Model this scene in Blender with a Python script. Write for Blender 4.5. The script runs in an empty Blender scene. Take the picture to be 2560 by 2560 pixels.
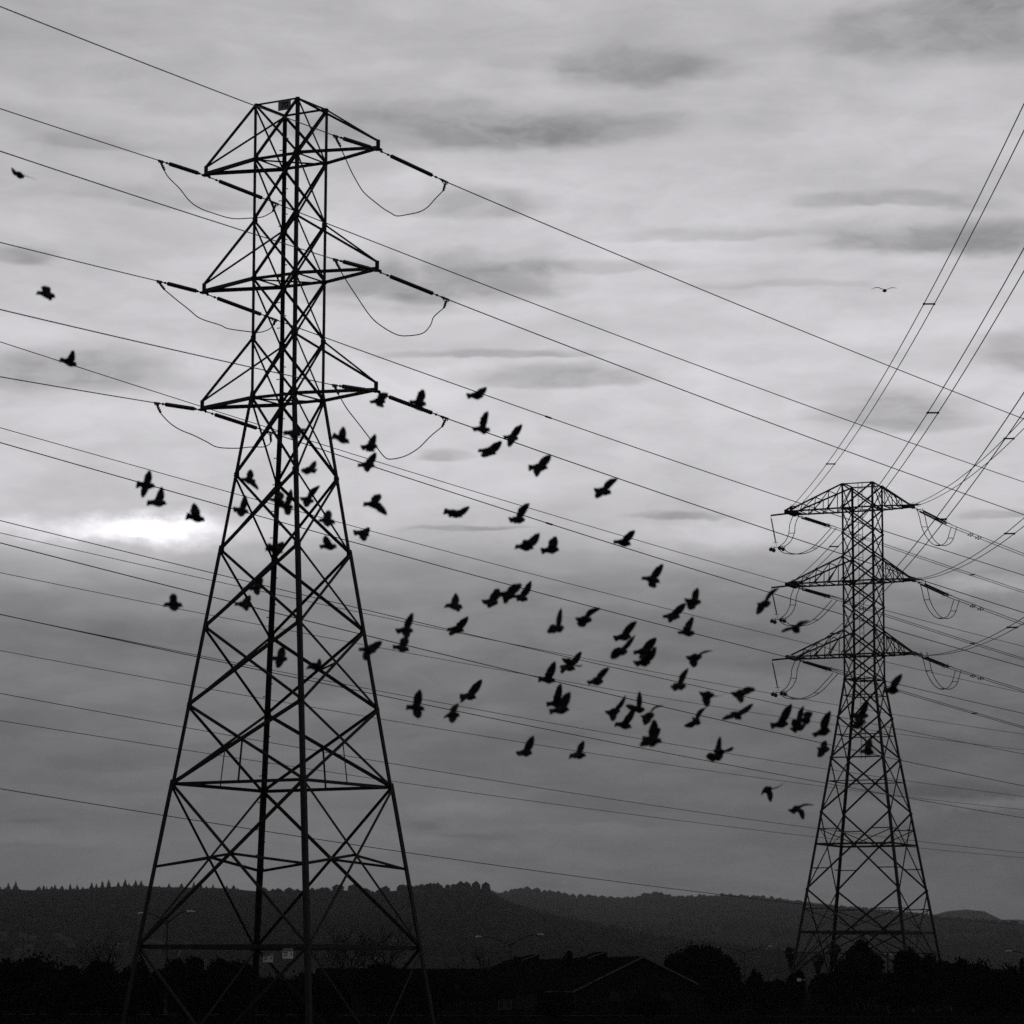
import bpy, bmesh, math, random
from mathutils import Vector, Matrix
random.seed(11)
rad = math.radians
C = bpy.context.scene.collection
sc = bpy.context.scene

# ------------------------------------------------------------------ measurements (metres; x right, y away, z up)
T1N = {'r1': [[-6.284, 147.478], 0.356, -56.77, -5.27, [41.289, 0.09704, 0.00019]], 'l1': [[-14.778, 152.522], 0.356, -31.95, -5.12, [41.403, 0.09425, 0.00019]], 'r2': [[-6.284, 147.478], 0.356, -55.97, -5.13, [35.549, 0.08602, 0.00019]], 'l2': [[-14.778, 152.522], 0.356, -31.49, -5.06, [35.68, 0.09602, 0.00019]], 'r3': [[-6.284, 147.478], 0.356, -55.87, -5.07, [29.825, 0.08834, 0.00019]], 'l3': [[-14.778, 152.522], 0.356, -31.03, -5.07, [29.925, 0.09518, 0.00019]]}
T1F = {'r1': [[-6.284, 147.478], 0.636, 5.38, 86.61, [41.252, -0.06806, 0.00019]], 'l1': [[-14.778, 152.522], 0.636, 5.41, 113.34, [41.397, -0.06937, 0.00019]], 'r2': [[-6.284, 147.478], 0.636, 5.53, 86.26, [35.584, -0.07408, 0.00019]], 'l2': [[-14.778, 152.522], 0.636, 5.45, 112.96, [35.605, -0.07758, 0.00019]], 'r3': [[-6.284, 147.478], 0.636, 5.51, 85.91, [29.859, -0.08043, 0.00019]], 'l3': [[-14.778, 152.522], 0.636, 5.2, 112.6, [29.961, -0.0855, 0.00019]]}
T1J = {'r1': [[-7.781, 142.538, 40.254], [-7.593, 142.95, 39.886], [-7.355, 143.466, 39.419], [-7.11, 143.996, 39.037], [-6.802, 144.66, 38.666], [-6.355, 145.62, 38.468], [-5.933, 146.515, 38.324], [-5.637, 147.136, 38.282], [-5.39, 147.652, 38.272], [-4.908, 148.652, 38.588], [-4.403, 149.684, 38.961], [-4.021, 150.456, 39.389], [-3.698, 151.106, 39.937], [-3.346, 151.806, 40.494]], 'r2': [[-7.767, 142.67, 34.657], [-7.53, 143.186, 34.315], [-7.086, 144.144, 33.759], [-6.461, 145.47, 33.04], [-5.97, 146.502, 32.788], [-5.402, 147.681, 32.676], [-4.971, 148.566, 32.775], [-4.242, 150.04, 33.19], [-3.874, 150.777, 33.737], [-3.727, 151.072, 34.197], [-3.293, 151.927, 34.792]], 'r3': [[-7.772, 142.726, 28.967], [-7.651, 142.99, 28.79], [-7.381, 143.578, 28.406], [-6.903, 144.607, 27.905], [-6.21, 146.077, 27.163], [-5.822, 146.885, 26.774], [-5.505, 147.546, 26.804], [-4.936, 148.722, 27.149], [-4.358, 149.897, 27.716], [-3.846, 150.926, 28.439], [-3.347, 151.911, 29.043]], 'l1': [[-16.264, 147.723, 40.445], [-16.084, 148.115, 40.187], [-15.668, 149.026, 39.896], [-15.243, 149.937, 39.48], [-14.786, 150.918, 39.356], [-14.323, 151.899, 39.389], [-13.787, 153.02, 39.454], [-13.38, 153.861, 39.588], [-12.727, 155.193, 39.947], [-12.273, 156.103, 40.23], [-11.887, 156.874, 40.666]], 'l2': [[-16.17, 147.779, 34.781], [-15.675, 148.861, 34.501], [-15.225, 149.832, 34.27], [-14.768, 150.803, 34.033], [-13.975, 152.468, 34.053], [-13.638, 153.161, 34.016], [-12.751, 154.964, 34.234], [-12.333, 155.797, 34.377], [-11.949, 156.56, 34.68], [-11.774, 156.906, 34.958]], 'l3': [[-16.249, 147.77, 28.979], [-15.919, 148.467, 28.658], [-15.504, 149.337, 28.456], [-14.957, 150.476, 28.374], [-14.431, 151.548, 28.238], [-13.998, 152.418, 28.128], [-13.225, 153.959, 28.334], [-12.608, 155.165, 28.597], [-12.119, 156.102, 28.752], [-11.874, 156.571, 28.953], [-11.805, 156.705, 29.098]]}
BG = {'a': [[-100.593, 59.749], 0.536, 101.86, 339.99, [46.782, -0.07361, 0.000114]], 'b': [[-113.49, 67.409], 0.536, 115.26, 383.17, [46.307, -0.06964, 9.8e-05]], 'c': [[-100.593, 59.749], 0.536, 102.23, 339.48, [41.075, -0.07137, 9.7e-05]], 'd': [[-113.49, 67.409], 0.536, 115.63, 382.64, [40.176, -0.06565, 8.1e-05]], 'f': [[-100.593, 59.749], 0.536, 102.59, 338.93, [36.214, -0.07566, 8.7e-05]], 'i': [[-113.49, 67.409], 0.536, 116.01, 382.1, [34.667, -0.06695, 7.2e-05]], 'e': [[-171.955, 102.135], 0.536, 175.21, 579.96, [57.146, -0.06831, 8e-05]], 'g': [[-187.43, 111.328], 0.536, 191.22, 631.92, [56.811, -0.06486, 7.5e-05]], 'h': [[-171.955, 102.135], 0.536, 175.72, 579.18, [51.489, -0.07739, 8e-05]], 'j': [[-187.43, 111.328], 0.536, 191.75, 631.1, [51.02, -0.07377, 7.5e-05]], 'k': [[-171.955, 102.135], 0.536, 176.21, 578.46, [45.406, -0.08316, 7.9e-05]], 'l': [[-187.43, 111.328], 0.536, 192.22, 630.42, [43.352, -0.06941, 6.4e-05]], 'm': [[-128.966, 76.602], 0.536, 132.6, 433.16, [30.168, -0.09542, 0.000109]]}
T2N = {'l1': [[28.838, 333.182], 3.145, 3.0, 177.34, [51.456, -0.05873, 0.00036]], 'l2': [[28.838, 333.182], 3.145, 3.0, 176.2, [43.649, -0.05914, 0.00036]], 'l3': [[28.838, 333.182], 3.145, 3.0, 175.06, [35.777, -0.05914, 0.00036]], 'r1': [[40.716, 327.883], 3.175, 3.0, 103.65, [50.997, -0.11421, 0.00042]], 'r2': [[40.716, 327.883], 3.175, 3.0, 102.32, [43.336, -0.11016, 0.00042]], 'r3': [[40.716, 327.883], 3.175, 3.0, 101.02, [35.666, -0.10563, 0.00042]]}
T2F = {'l1': [[28.838, 333.182], 0.78, 7.54, 65.2, [51.146, -0.12721, 0.00022]], 'l2': [[28.838, 333.182], 0.78, 7.41, 64.79, [43.665, -0.13148, 0.00022]], 'l3': [[28.838, 333.182], 0.78, 7.5, 64.38, [35.981, -0.13169, 0.00022]], 'r1': [[40.716, 327.883], 0.78, 6.93, 30.94, [50.667, -0.14925, 0.00022]], 'r2': [[40.716, 327.883], 0.78, 7.09, 30.55, [43.217, -0.1492, 0.00022]], 'r3': [[40.716, 327.883], 0.78, 6.89, 30.16, [35.66, -0.12739, 0.00022]]}
T2J = {'l1': [[28.866, 330.182, 50.245], [28.57, 330.879, 49.393], [28.534, 331.575, 48.611], [28.193, 332.272, 47.825], [27.592, 332.969, 47.3], [28.01, 333.665, 46.908], [28.87, 334.362, 46.81], [29.809, 335.059, 46.933], [30.607, 335.756, 47.262], [31.337, 336.452, 47.726], [32.071, 337.149, 48.415], [32.886, 337.846, 49.33], [33.554, 338.542, 50.1]], 'r1': [[40.903, 324.885, 50.241], [41.247, 325.677, 49.564], [41.574, 326.47, 48.595], [42.048, 327.262, 47.839], [42.613, 328.055, 47.297], [43.214, 328.847, 47.042], [43.822, 329.64, 47.105], [44.437, 330.432, 47.475], [44.871, 331.225, 48.093], [45.132, 332.017, 48.714], [45.439, 332.81, 49.44]], 'l2': [[28.908, 330.182, 42.822], [28.613, 330.871, 41.959], [28.577, 331.56, 41.166], [28.237, 332.249, 40.37], [27.637, 332.938, 39.832], [28.053, 333.627, 39.427], [28.91, 334.316, 39.313], [29.846, 335.005, 39.419], [30.641, 335.694, 39.731], [31.368, 336.383, 40.176], [32.1, 337.072, 40.844], [32.911, 337.761, 41.738], [33.576, 338.45, 42.486]], 'r2': [[41.046, 324.885, 42.818], [41.391, 325.689, 42.129], [41.719, 326.492, 41.151], [42.193, 327.296, 40.383], [42.759, 328.1, 39.828], [43.36, 328.904, 39.559], [43.968, 329.708, 39.606], [44.584, 330.512, 39.957], [45.018, 331.316, 40.555], [45.281, 332.12, 41.156], [45.59, 332.923, 41.862]], 'l3': [[28.921, 330.182, 35.301], [28.627, 330.876, 34.429], [28.592, 331.571, 33.627], [28.254, 332.265, 32.821], [27.656, 332.959, 32.272], [28.071, 333.654, 31.854], [28.927, 334.348, 31.726], [29.86, 335.042, 31.817], [30.654, 335.737, 32.112], [31.379, 336.431, 32.54], [32.109, 337.125, 33.189], [32.918, 337.82, 34.062], [33.582, 338.514, 34.792]], 'r3': [[41.106, 324.885, 35.67], [41.449, 325.674, 34.967], [41.774, 326.464, 33.976], [42.246, 327.254, 33.195], [42.808, 328.043, 32.625], [43.406, 328.833, 32.339], [44.011, 329.623, 32.367], [44.623, 330.412, 32.697], [45.055, 331.202, 33.274], [45.315, 331.992, 33.852], [45.621, 332.781, 34.535]]}
T1 = {'x': -10.531, 'y': 150.0, 'yaw': 0.536, 'arm': 4.939, 'z': [44.108, 41.485, 38.505, 35.722, 32.868, 30.032, 26.352, 22.803, 19.194, 15.562, 11.939, 4.549], 'w': [1.239, 1.226, 1.229, 1.238, 1.232, 1.216, 1.723, 2.184, 2.66, 3.158, 3.654, 4.658]}
T2 = {'x': 35.97, 'y': 330.0, 'yaw': 0.4196, 'arml': 7.81, 'armr': 5.197, 'z': [53.421, 50.934, 43.385, 35.862, 25.34, 19.88, 12.093, 7.804], 'w': [1.686, 1.652, 1.66, 1.63, 2.807, 3.684, 4.836, 5.462]}
CAM = {'lens': 114.19, 'pitch': 0.14242, 'roll': 0.00254, 'h': 3.2}
BIRDS = [
 ([-6.6, 57.89, 11.97], [0.349, 0.0, -0.021], [0.022, 0.16, 0.293], [-0.052, -0.185, -0.27],
  'pigeon with both wings spread above the bright cloud, leftmost of the close pair'),
 ([-6.14, 55.57, 11.31], [0.348, 0.0, 0.009], [0.043, 0.144, 0.295], [0.033, -0.24, -0.111],
  'lower pigeon of the close pair left of the big tower, one wing raised'),
 ([-5.57, 56.64, 11.2], [0.343, 0.0, -0.065], [-0.073, 0.158, 0.289], [0.006, -0.24, 0.046],
  'pigeon seen side on with a single upright wing over the white cloud glow'),
 ([-5.89, 56.2, 9.61], [0.34, -0.073, -0.01], [-0.062, 0.24, 0.223], [0.043, -0.24, -0.152],
  "lone pigeon outside the big tower's left leg, in the grey below the bright cloud"),
 ([-4.11, 59.98, 13.27], [0.349, 0.0, -0.023], [0.227, 0.183, 0.117], [0.01, -0.24, -0.167],
  "pigeon half hidden by the big tower's front leg just below the lowest crossarm"),
 ([-3.11, 58.22, 12.88], [0.326, 0.0, -0.119], [0.016, 0.213, 0.266], [0.021, -0.24, 0.029],
  "pigeon touching the big tower's right leg just below the lowest crossarm"),
 ([-2.65, 59.6, 12.96], [0.301, 0.134, 0.061], [0.081, 0.197, 0.261], [0.01, -0.24, -0.154],
  'pigeon crossing the jumper cable under the lowest right crossarm, upper of two'),
 ([-2.85, 62.81, 13.12], [0.349, 0.0, 0.001], [0.155, 0.113, 0.265], [0.01, -0.24, -0.188],
  'pigeon with spread tail directly under the bird on the lowest right jumper cable'),
 ([-3.69, 58.14, 12.28], [-0.289, 0.18, 0.043], [0.116, 0.225, 0.21], [0.054, -0.24, 0.015],
  'small pigeon inside the big tower right of its front leg, with one stubby raised wing'),
 ([-5.28, 64.29, 13.04], [0.303, 0.124, -0.018], [0.014, 0.221, 0.254], [0.195, -0.166, -0.222],
  "pigeon just inside the big tower's left leg, wings up and down, below the lowest arm"),
 ([-5.39, 64.0, 12.39], [0.301, 0.124, -0.03], [0.057, 0.067, 0.312], [-0.015, -0.24, -0.172],
  "pigeon beside the big tower's left leg with a tall blurred wing crossing a brace"),
 ([-4.21, 57.65, 11.65], [0.268, 0.17, -0.032], [0.041, 0.24, 0.204], [0.035, -0.24, 0.015],
  "pigeon passing the big tower's rear leg, upper left of the overlapping pair there"),
 ([-4.38, 62.27, 12.22], [0.301, -0.164, -0.039], [0.085, 0.0, 0.336], [0.068, -0.24, -0.211],
  "pigeon between the big tower's rear and front legs, lower right of the overlapping pair"),
 ([-4.18, 65.61, 12.84], [0.269, 0.173, -0.023], [0.231, 0.0, 0.294], [-0.035, -0.24, -0.196],
  "pigeon right against the big tower's front leg with a wing pointing up to the right"),
 ([-3.27, 56.87, 11.18], [0.303, -0.156, -0.057], [-0.009, 0.24, 0.234], [0.022, -0.24, -0.145],
  "pigeon inside the big tower's right face over the crossing of two braces"),
 ([-3.38, 59.37, 11.06], [0.315, 0.106, 0.03], [-0.094, 0.227, 0.23], [-0.011, -0.24, 0.028],
  'flat bodied pigeon inside the big tower beside its right leg, level with the bright cloud'),
 ([-2.85, 61.06, 11.53], [0.301, 0.133, -0.019], [0.117, 0.24, 0.144], [0.039, -0.24, -0.191],
  "pigeon just outside the big tower's right leg with half closed wings"),
 ([-4.31, 58.47, 10.87], [0.326, 0.07, -0.038], [0.128, 0.234, 0.177], [-0.106, -0.24, 0.091],
  "pigeon behind the big tower's rear leg at the height of the bright cloud"),
 ([-2.46, 56.89, 11.48], [0.347, 0.0, -0.013], [0.09, 0.23, 0.221], [0.229, -0.11, -0.206],
  'pigeon right of the big tower with one long wing swept down to the right'),
 ([-5.11, 64.4, 10.89], [0.256, 0.184, 0.059], [0.102, 0.225, 0.206], [0.039, -0.24, -0.198],
  'pigeon overlapping a thick brace inside the big tower, upper of two birds'),
 ([-5.22, 62.82, 10.37], [0.346, 0.0, -0.032], [0.082, 0.231, 0.209], [0.07, -0.24, -0.161],
  'pigeon below a thick brace inside the big tower, lower of two birds'),
 ([-4.51, 63.05, 9.34], [0.298, 0.133, 0.005], [0.031, 0.202, 0.253], [-0.046, -0.227, -0.225],
  'pigeon beside the big tower rear leg low down, blurred wings up and down'),
 ([-3.92, 64.48, 9.31], [0.311, -0.141, -0.021], [0.063, 0.24, 0.192], [0.038, -0.24, 0.028],
  "pigeon lying along the braces right of the big tower's front leg"),
 ([-2.58, 57.95, 9.0], [0.314, 0.107, -0.011], [0.231, 0.144, 0.156], [-0.055, -0.226, -0.225],
  "pigeon crossing the big tower's right leg, one wing stretched out to the right"),
 ([-2.6, 61.99, 14.24], [0.296, 0.146, 0.05], [0.156, 0.214, 0.198], [0.076, -0.24, -0.174],
  'pigeon just under the lowest right insulator string, nearest the arm tip'),
 ([-1.78, 60.51, 13.95], [0.328, 0.081, -0.023], [0.077, 0.171, 0.284], [0.051, -0.24, -0.211],
  'pigeon in front of the lowest right insulator string with a tall raised wing'),
 ([-0.68, 59.05, 13.83], [0.312, 0.127, 0.031], [0.183, 0.205, 0.186], [0.058, -0.24, 0.001],
  'topmost pigeon of the flock, flat body touching a thin conductor right of the tower'),
 ([-0.54, 56.81, 12.82], [0.314, 0.124, 0.015], [0.088, 0.0, 0.323], [0.025, -0.24, -0.142],
  'pigeon on the conductor right of the lowest insulator string with a tall narrow wing'),
 ([-0.02, 62.26, 13.58], [0.291, 0.162, 0.004], [0.194, 0.0, 0.254], [-0.062, -0.235, -0.236],
  'pigeon crossing the same conductor further right with wings diagonal and straight down'),
 ([-0.46, 59.63, 12.88], [0.347, 0.0, -0.044], [0.244, 0.072, 0.197], [-0.098, -0.24, -0.161],
  'stout pigeon with one outstretched wing just under the birds on the conductor'),
 ([-1.04, 56.98, 11.34], [0.339, 0.0, -0.081], [0.262, 0.124, 0.132], [-0.08, -0.24, -0.114],
  'pigeon with fanned tail and level wing in pale sky right of the big tower'),
 ([-1.03, 57.45, 9.74], [0.32, -0.112, -0.027], [0.01, 0.21, 0.256], [0.079, -0.24, -0.136],
  'pigeon with one upright pointed wing, left of the tight trio of overlapping birds'),
 ([-0.38, 57.96, 9.87], [0.282, 0.172, 0.013], [0.14, 0.16, 0.248], [-0.05, -0.24, -0.146],
  'leftmost pigeon of the tight trio of overlapping birds'),
 ([-0.09, 56.52, 9.83], [0.346, 0.0, -0.028], [0.241, 0.074, 0.194], [-0.043, -0.24, -0.193],
  'middle pigeon of the tight trio of overlapping birds'),
 ([0.17, 62.33, 10.46], [0.294, 0.149, -0.038], [0.189, 0.0, 0.323], [-0.078, -0.24, -0.106],
  'rightmost pigeon of the tight trio of overlapping birds'),
 ([-1.91, 57.84, 9.34], [0.307, 0.124, 0.036], [0.121, 0.0, 0.309], [0.029, -0.24, -0.187],
  "pigeon on a pair of close conductors, first one right of the big tower's right leg"),
 ([-1.1, 63.47, 9.96], [0.344, 0.0, -0.007], [0.224, 0.0, 0.242], [-0.127, -0.24, -0.158],
  'pigeon on the pair of close conductors below the bird with the upright pointed wing'),
 ([-2.13, 62.34, 9.48], [0.324, 0.081, -0.038], [0.082, 0.216, 0.228], [-0.005, -0.24, -0.118],
  'small pigeon tucked right under the bird on the close conductors'),
 ([-0.87, 65.04, 8.78], [0.342, 0.0, -0.015], [0.255, 0.0, 0.324], [-0.169, -0.219, -0.154],
  'pigeon with slanted raised wing, topmost of three birds low beside the big tower'),
 ([-1.74, 58.86, 8.04], [0.345, 0.0, -0.021], [0.059, 0.0, 0.328], [0.047, -0.229, -0.223],
  'pigeon with tall upright wing, leftmost of three birds low right of the big tower'),
 ([-1.07, 58.29, 7.86], [0.279, -0.175, 0.031], [0.087, 0.206, 0.231], [0.018, -0.24, -0.163],
  'compact pigeon, lowest of three birds low right of the big tower'),
 ([0.46, 56.42, 12.08], [0.349, 0.0, 0.018], [0.2, 0.119, 0.233], [-0.052, -0.24, -0.222],
  'pigeon just under a conductor, wings, head and tail making four clear points'),
 ([1.62, 57.22, 11.78], [0.314, 0.128, -0.02], [0.241, 0.0, 0.226], [-0.151, -0.237, -0.178],
  'pigeon alone in pale sky, its wing tip touching a conductor above the flat bird'),
 ([0.1, 58.91, 11.5], [0.295, 0.157, 0.03], [0.2, 0.0, 0.295], [-0.06, -0.24, -0.121],
  'pigeon whose raised wing crosses two parallel conductors above the lower bird pair'),
 ([0.22, 56.43, 10.67], [0.329, -0.085, -0.017], [0.246, 0.0, 0.231], [0.072, -0.24, 0.037],
  'left pigeon of the pair flying side by side under two conductors'),
 ([0.68, 56.83, 10.67], [0.329, 0.082, 0.051], [0.082, 0.197, 0.257], [0.021, -0.24, 0.037],
  'right pigeon of the pair flying side by side under two conductors'),
 ([2.11, 61.45, 11.42], [0.346, 0.0, -0.038], [0.218, 0.0, 0.231], [0.057, -0.24, 0.037],
  "flat bodied pigeon alone between two conductors in the middle of the picture's right half"),
 ([0.8, 56.18, 9.2], [0.22, 0.2, 0.095], [0.051, 0.0, 0.349], [-0.188, -0.229, -0.123],
  'slender pigeon with a steep narrow wing and drooping tail under the middle conductors'),
 ([1.33, 59.22, 9.7], [0.3, 0.152, 0.015], [0.273, 0.0, 0.195], [-0.119, -0.24, -0.174],
  'pigeon whose outstretched wing tip touches a conductor beside the slender bird'),
 ([0.69, 62.95, 8.93], [0.345, 0.0, -0.023], [0.139, 0.0, 0.353], [0.039, -0.24, 0.084],
  'flat pigeon on a conductor with a broad blurred upright wing'),
 ([1.12, 64.61, 9.33], [0.309, -0.12, -0.051], [0.259, 0.0, 0.312], [-0.147, -0.239, -0.159],
  'ragged pigeon overlapping another bird just right of the blurred upright wing'),
 ([1.1, 62.8, 9.27], [0.205, 0.2, -0.027], [0.266, 0.148, -0.059], [0.074, -0.24, -0.045],
  'mostly hidden pigeon behind the ragged bird with only a wing tip showing'),
 ([1.53, 58.93, 8.53], [0.295, 0.156, 0.051], [0.228, 0.0, 0.242], [0.062, -0.24, 0.051],
  'pigeon gliding with a straight wing up to the right below two close conductors'),
 ([2.51, 58.16, 10.31], [0.342, 0.0, -0.057], [0.199, 0.0, 0.278], [0.021, -0.24, -0.191],
  'topmost pigeon of the grey sky flock, raised wing pale at its root'),
 ([3.23, 57.36, 9.82], [0.287, 0.18, 0.014], [0.082, 0.196, 0.257], [-0.11, -0.24, -0.19],
  'upper right pigeon of two birds joined wing to tail near the right conductors'),
 ([3.07, 61.99, 10.07], [0.34, 0.047, 0.016], [0.25, 0.0, 0.234], [-0.066, -0.24, -0.163],
  'lower left pigeon of two birds joined wing to tail near the right conductors'),
 ([3.21, 59.31, 9.47], [0.317, 0.128, 0.014], [0.11, 0.092, 0.291], [0.018, -0.24, 0.058],
  'flat pigeon sitting over a conductor with one upright wing, below the joined pair'),
 ([2.05, 59.63, 9.42], [0.327, 0.085, 0.062], [0.235, 0.0, 0.278], [-0.123, -0.24, -0.098],
  'upper pigeon of two stacked birds left of the blurred dark cluster'),
 ([1.95, 57.7, 8.96], [0.237, 0.2, 0.028], [0.239, 0.0, 0.276], [-0.211, -0.188, -0.159],
  'lower pigeon of two stacked birds with wings in one long diagonal line'),
 ([2.43, 59.9, 9.18], [0.345, 0.0, 0.038], [0.23, 0.0, 0.238], [-0.051, -0.24, -0.188],
  'upper pigeon of the blurred dark cluster right of the two stacked birds'),
 ([2.31, 56.97, 8.69], [0.287, 0.173, 0.053], [0.223, 0.0, 0.263], [0.057, -0.24, 0.055],
  'lower pigeon of the blurred dark cluster right of the two stacked birds'),
 ([3.41, 60.24, 9.11], [0.289, 0.173, 0.061], [0.308, 0.0, 0.112], [-0.064, -0.223, -0.232],
  'pigeon in grey sky with one level wing and the other hanging straight down'),
 ([2.95, 57.14, 8.29], [0.271, 0.194, 0.053], [0.153, 0.0, 0.31], [-0.108, -0.24, -0.122],
  'pigeon on a conductor with a steep blurred wing, beneath the bird with the hanging wing'),
 ([3.42, 56.55, 8.09], [0.244, 0.2, 0.016], [0.309, 0.06, 0.019], [-0.051, -0.204, -0.248],
  'pigeon under a conductor with a long wing hanging down onto the bird below'),
 ([1.95, 61.96, 8.23], [0.259, 0.198, 0.078], [0.221, 0.0, 0.294], [-0.047, -0.232, -0.221],
  'leftmost pigeon of the low cluster, wing hanging and wing raised'),
 ([2.14, 62.07, 7.98], [0.327, -0.064, -0.049], [0.203, 0.0, 0.318], [0.052, -0.24, 0.077],
  'pigeon at the bottom of the low cluster with its beak pointing down to the right'),
 ([2.38, 60.91, 8.19], [0.256, 0.2, 0.017], [0.018, 0.0, 0.334], [-0.267, -0.148, 0.062],
  'pigeon of the low cluster with one tall thin upright wing'),
 ([2.5, 59.21, 7.93], [0.214, 0.2, 0.088], [0.269, 0.0, 0.177], [-0.099, -0.231, -0.205],
  'rightmost pigeon of the low cluster with a thin wing reaching a conductor'),
 ([2.39, 55.09, 7.2], [0.343, 0.0, -0.04], [0.026, 0.0, 0.337], [-0.24, -0.163, -0.136],
  'large dark pigeon on the lower conductors with a blurred tall wing, left of its pair'),
 ([2.57, 58.93, 7.46], [0.248, 0.2, 0.04], [0.128, 0.195, 0.226], [-0.066, -0.24, -0.148],
  'pigeon partly hidden behind the large dark bird on the lower conductors'),
 ([3.56, 62.52, 8.1], [0.15, 0.2, -0.08], [0.175, 0.0, 0.261], [-0.262, -0.146, -0.114],
  'pigeon under the long hanging wing with its own wings spread in a wide V'),
 ([3.84, 60.78, 7.28], [0.25, 0.2, 0.111], [0.06, 0.0, 0.381], [-0.233, -0.217, 0.011],
  'pigeon with an upright pointed wing low over two conductors, front bird of the star shape'),
 ([3.87, 60.39, 7.36], [0.191, 0.2, 0.033], [0.241, 0.192, 0.102], [0.053, -0.24, 0.01],
  'pigeon behind the star shaped bird with only its right wing showing'),
 ([3.97, 56.37, 8.1], [0.257, 0.2, 0.062], [0.252, 0.18, 0.103], [-0.017, -0.24, -0.206],
  'pigeon with a curved wing bent over to the right, left of the small tower'),
 ([4.19, 60.44, 8.05], [0.164, -0.2, -0.128], [0.306, 0.0, 0.207], [-0.294, -0.058, -0.1],
  'pigeon seen from behind with both wings in one straight diagonal, left of the small tower'),
 ([5.0, 60.47, 7.88], [0.341, 0.0, 0.058], [0.208, 0.0, 0.366], [0.042, -0.24, 0.091],
  'first of three blurred pigeons approaching the small tower from the left'),
 ([5.4, 60.99, 7.86], [0.263, 0.189, 0.123], [0.083, 0.0, 0.396], [-0.165, -0.238, 0.117],
  'second of three blurred pigeons approaching the small tower from the left'),
 ([5.1, 56.37, 7.63], [0.171, 0.2, 0.006], [0.148, 0.24, 0.144], [0.016, -0.24, 0.018],
  'pigeon hidden behind the second of three blurred birds left of the small tower'),
 ([5.59, 58.42, 7.58], [0.323, 0.058, 0.111], [0.137, 0.0, 0.369], [0.018, -0.24, 0.092],
  "third of three blurred pigeons, with a long tail, beside the small tower's left leg"),
 ([6.13, 63.72, 7.65], [0.244, 0.2, 0.026], [0.059, 0.24, 0.171], [-0.16, -0.215, -0.19],
  "compact pigeon touching the outside of the small tower's left leg"),
 ([6.97, 64.7, 8.39], [0.328, 0.116, 0.01], [0.124, 0.0, 0.288], [0.011, -0.24, 0.067],
  "upper pigeon inside the small tower's tapering lattice"),
 ([6.35, 59.25, 7.81], [0.235, 0.2, 0.122], [0.029, 0.24, 0.166], [-0.164, -0.24, -0.135],
  "lower pigeon of the pair inside the small tower's tapering lattice"),
 ([6.75, 61.65, 7.46], [0.231, -0.2, -0.028], [0.064, 0.176, 0.265], [-0.013, -0.24, 0.059],
  'pigeon low inside the small tower with a faint upright wing over a horizontal strut'),
 ([7.03, 60.03, 8.48], [0.271, -0.161, -0.004], [0.194, 0.0, 0.296], [0.03, -0.24, 0.067],
  'pigeon at the right edge of the small tower with a raised pointed wing'),
 ([4.91, 62.54, 6.78], [0.177, -0.2, 0.089], [0.328, 0.0, 0.117], [0.064, -0.186, -0.243],
  "left one of two low pigeons with bent down wings left of the small tower's base"),
 ([5.54, 63.45, 6.46], [0.198, 0.2, 0.12], [0.356, 0.0, 0.066], [0.129, -0.158, -0.229],
  'right one of two low pigeons with bent down wings, lowest of all the flock'),
 ([4.69, 59.87, 10.07], [0.231, 0.2, 0.079], [0.256, 0.0, 0.286], [-0.183, -0.15, -0.232],
  "pigeon beside the small tower's middle hanging insulator, wings spread in an S shape"),
 ([5.1, 58.11, 9.42], [0.118, -0.2, -0.106], [0.266, 0.095, 0.161], [-0.274, -0.152, -0.091],
  "pigeon passing under the small tower's middle jumper cables with wide gliding wings"),
 ([-10.14, 65.0, 19.48], [0.209, 0.2, -0.033], [-0.194, 0.225, 0.215], [0.34, 0.0, -0.11],
  'slim bird gliding at the upper left corner with thin swept wings'),
 ([-8.4, 57.36, 15.36], [0.347, 0.0, -0.065], [-0.091, 0.24, 0.215], [0.1, -0.24, -0.173],
  'lone pigeon near the left edge between two conductors, second bird from the top'),
 ([-8.43, 60.67, 14.75], [0.337, 0.0, -0.107], [0.039, 0.201, 0.272], [0.053, -0.24, 0.024],
  'lone pigeon near the left edge sitting across a conductor, third bird from the top'),
 ([0.24, 59.15, 7.25], [0.295, 0.153, 0.026], [0.148, 0.0, 0.298], [-0.125, -0.24, -0.088],
  'left one of two pigeons flying alone low in the middle under the flock'),
 ([1.25, 61.28, 7.35], [0.311, -0.115, 0.025], [0.097, 0.119, 0.279], [-0.081, -0.24, -0.088],
  'right one of two pigeons flying alone low in the middle under the flock'),
 ([0.86, 64.01, 8.55], [0.34, 0.02, 0.017], [0.095, 0.0, 0.394], [0.025, -0.24, 0.098],
  'upper pigeon of two overlapping birds with a tall blurred wing below the middle conductors'),
 ([0.8, 54.01, 7.61], [0.341, 0.0, 0.056], [0.155, 0.0, 0.289], [-0.009, -0.24, -0.073],
  'lower pigeon of two overlapping birds with a pale gap between their bodies'),
]
GULL = [17.53, 150.0, 35.28]
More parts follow.
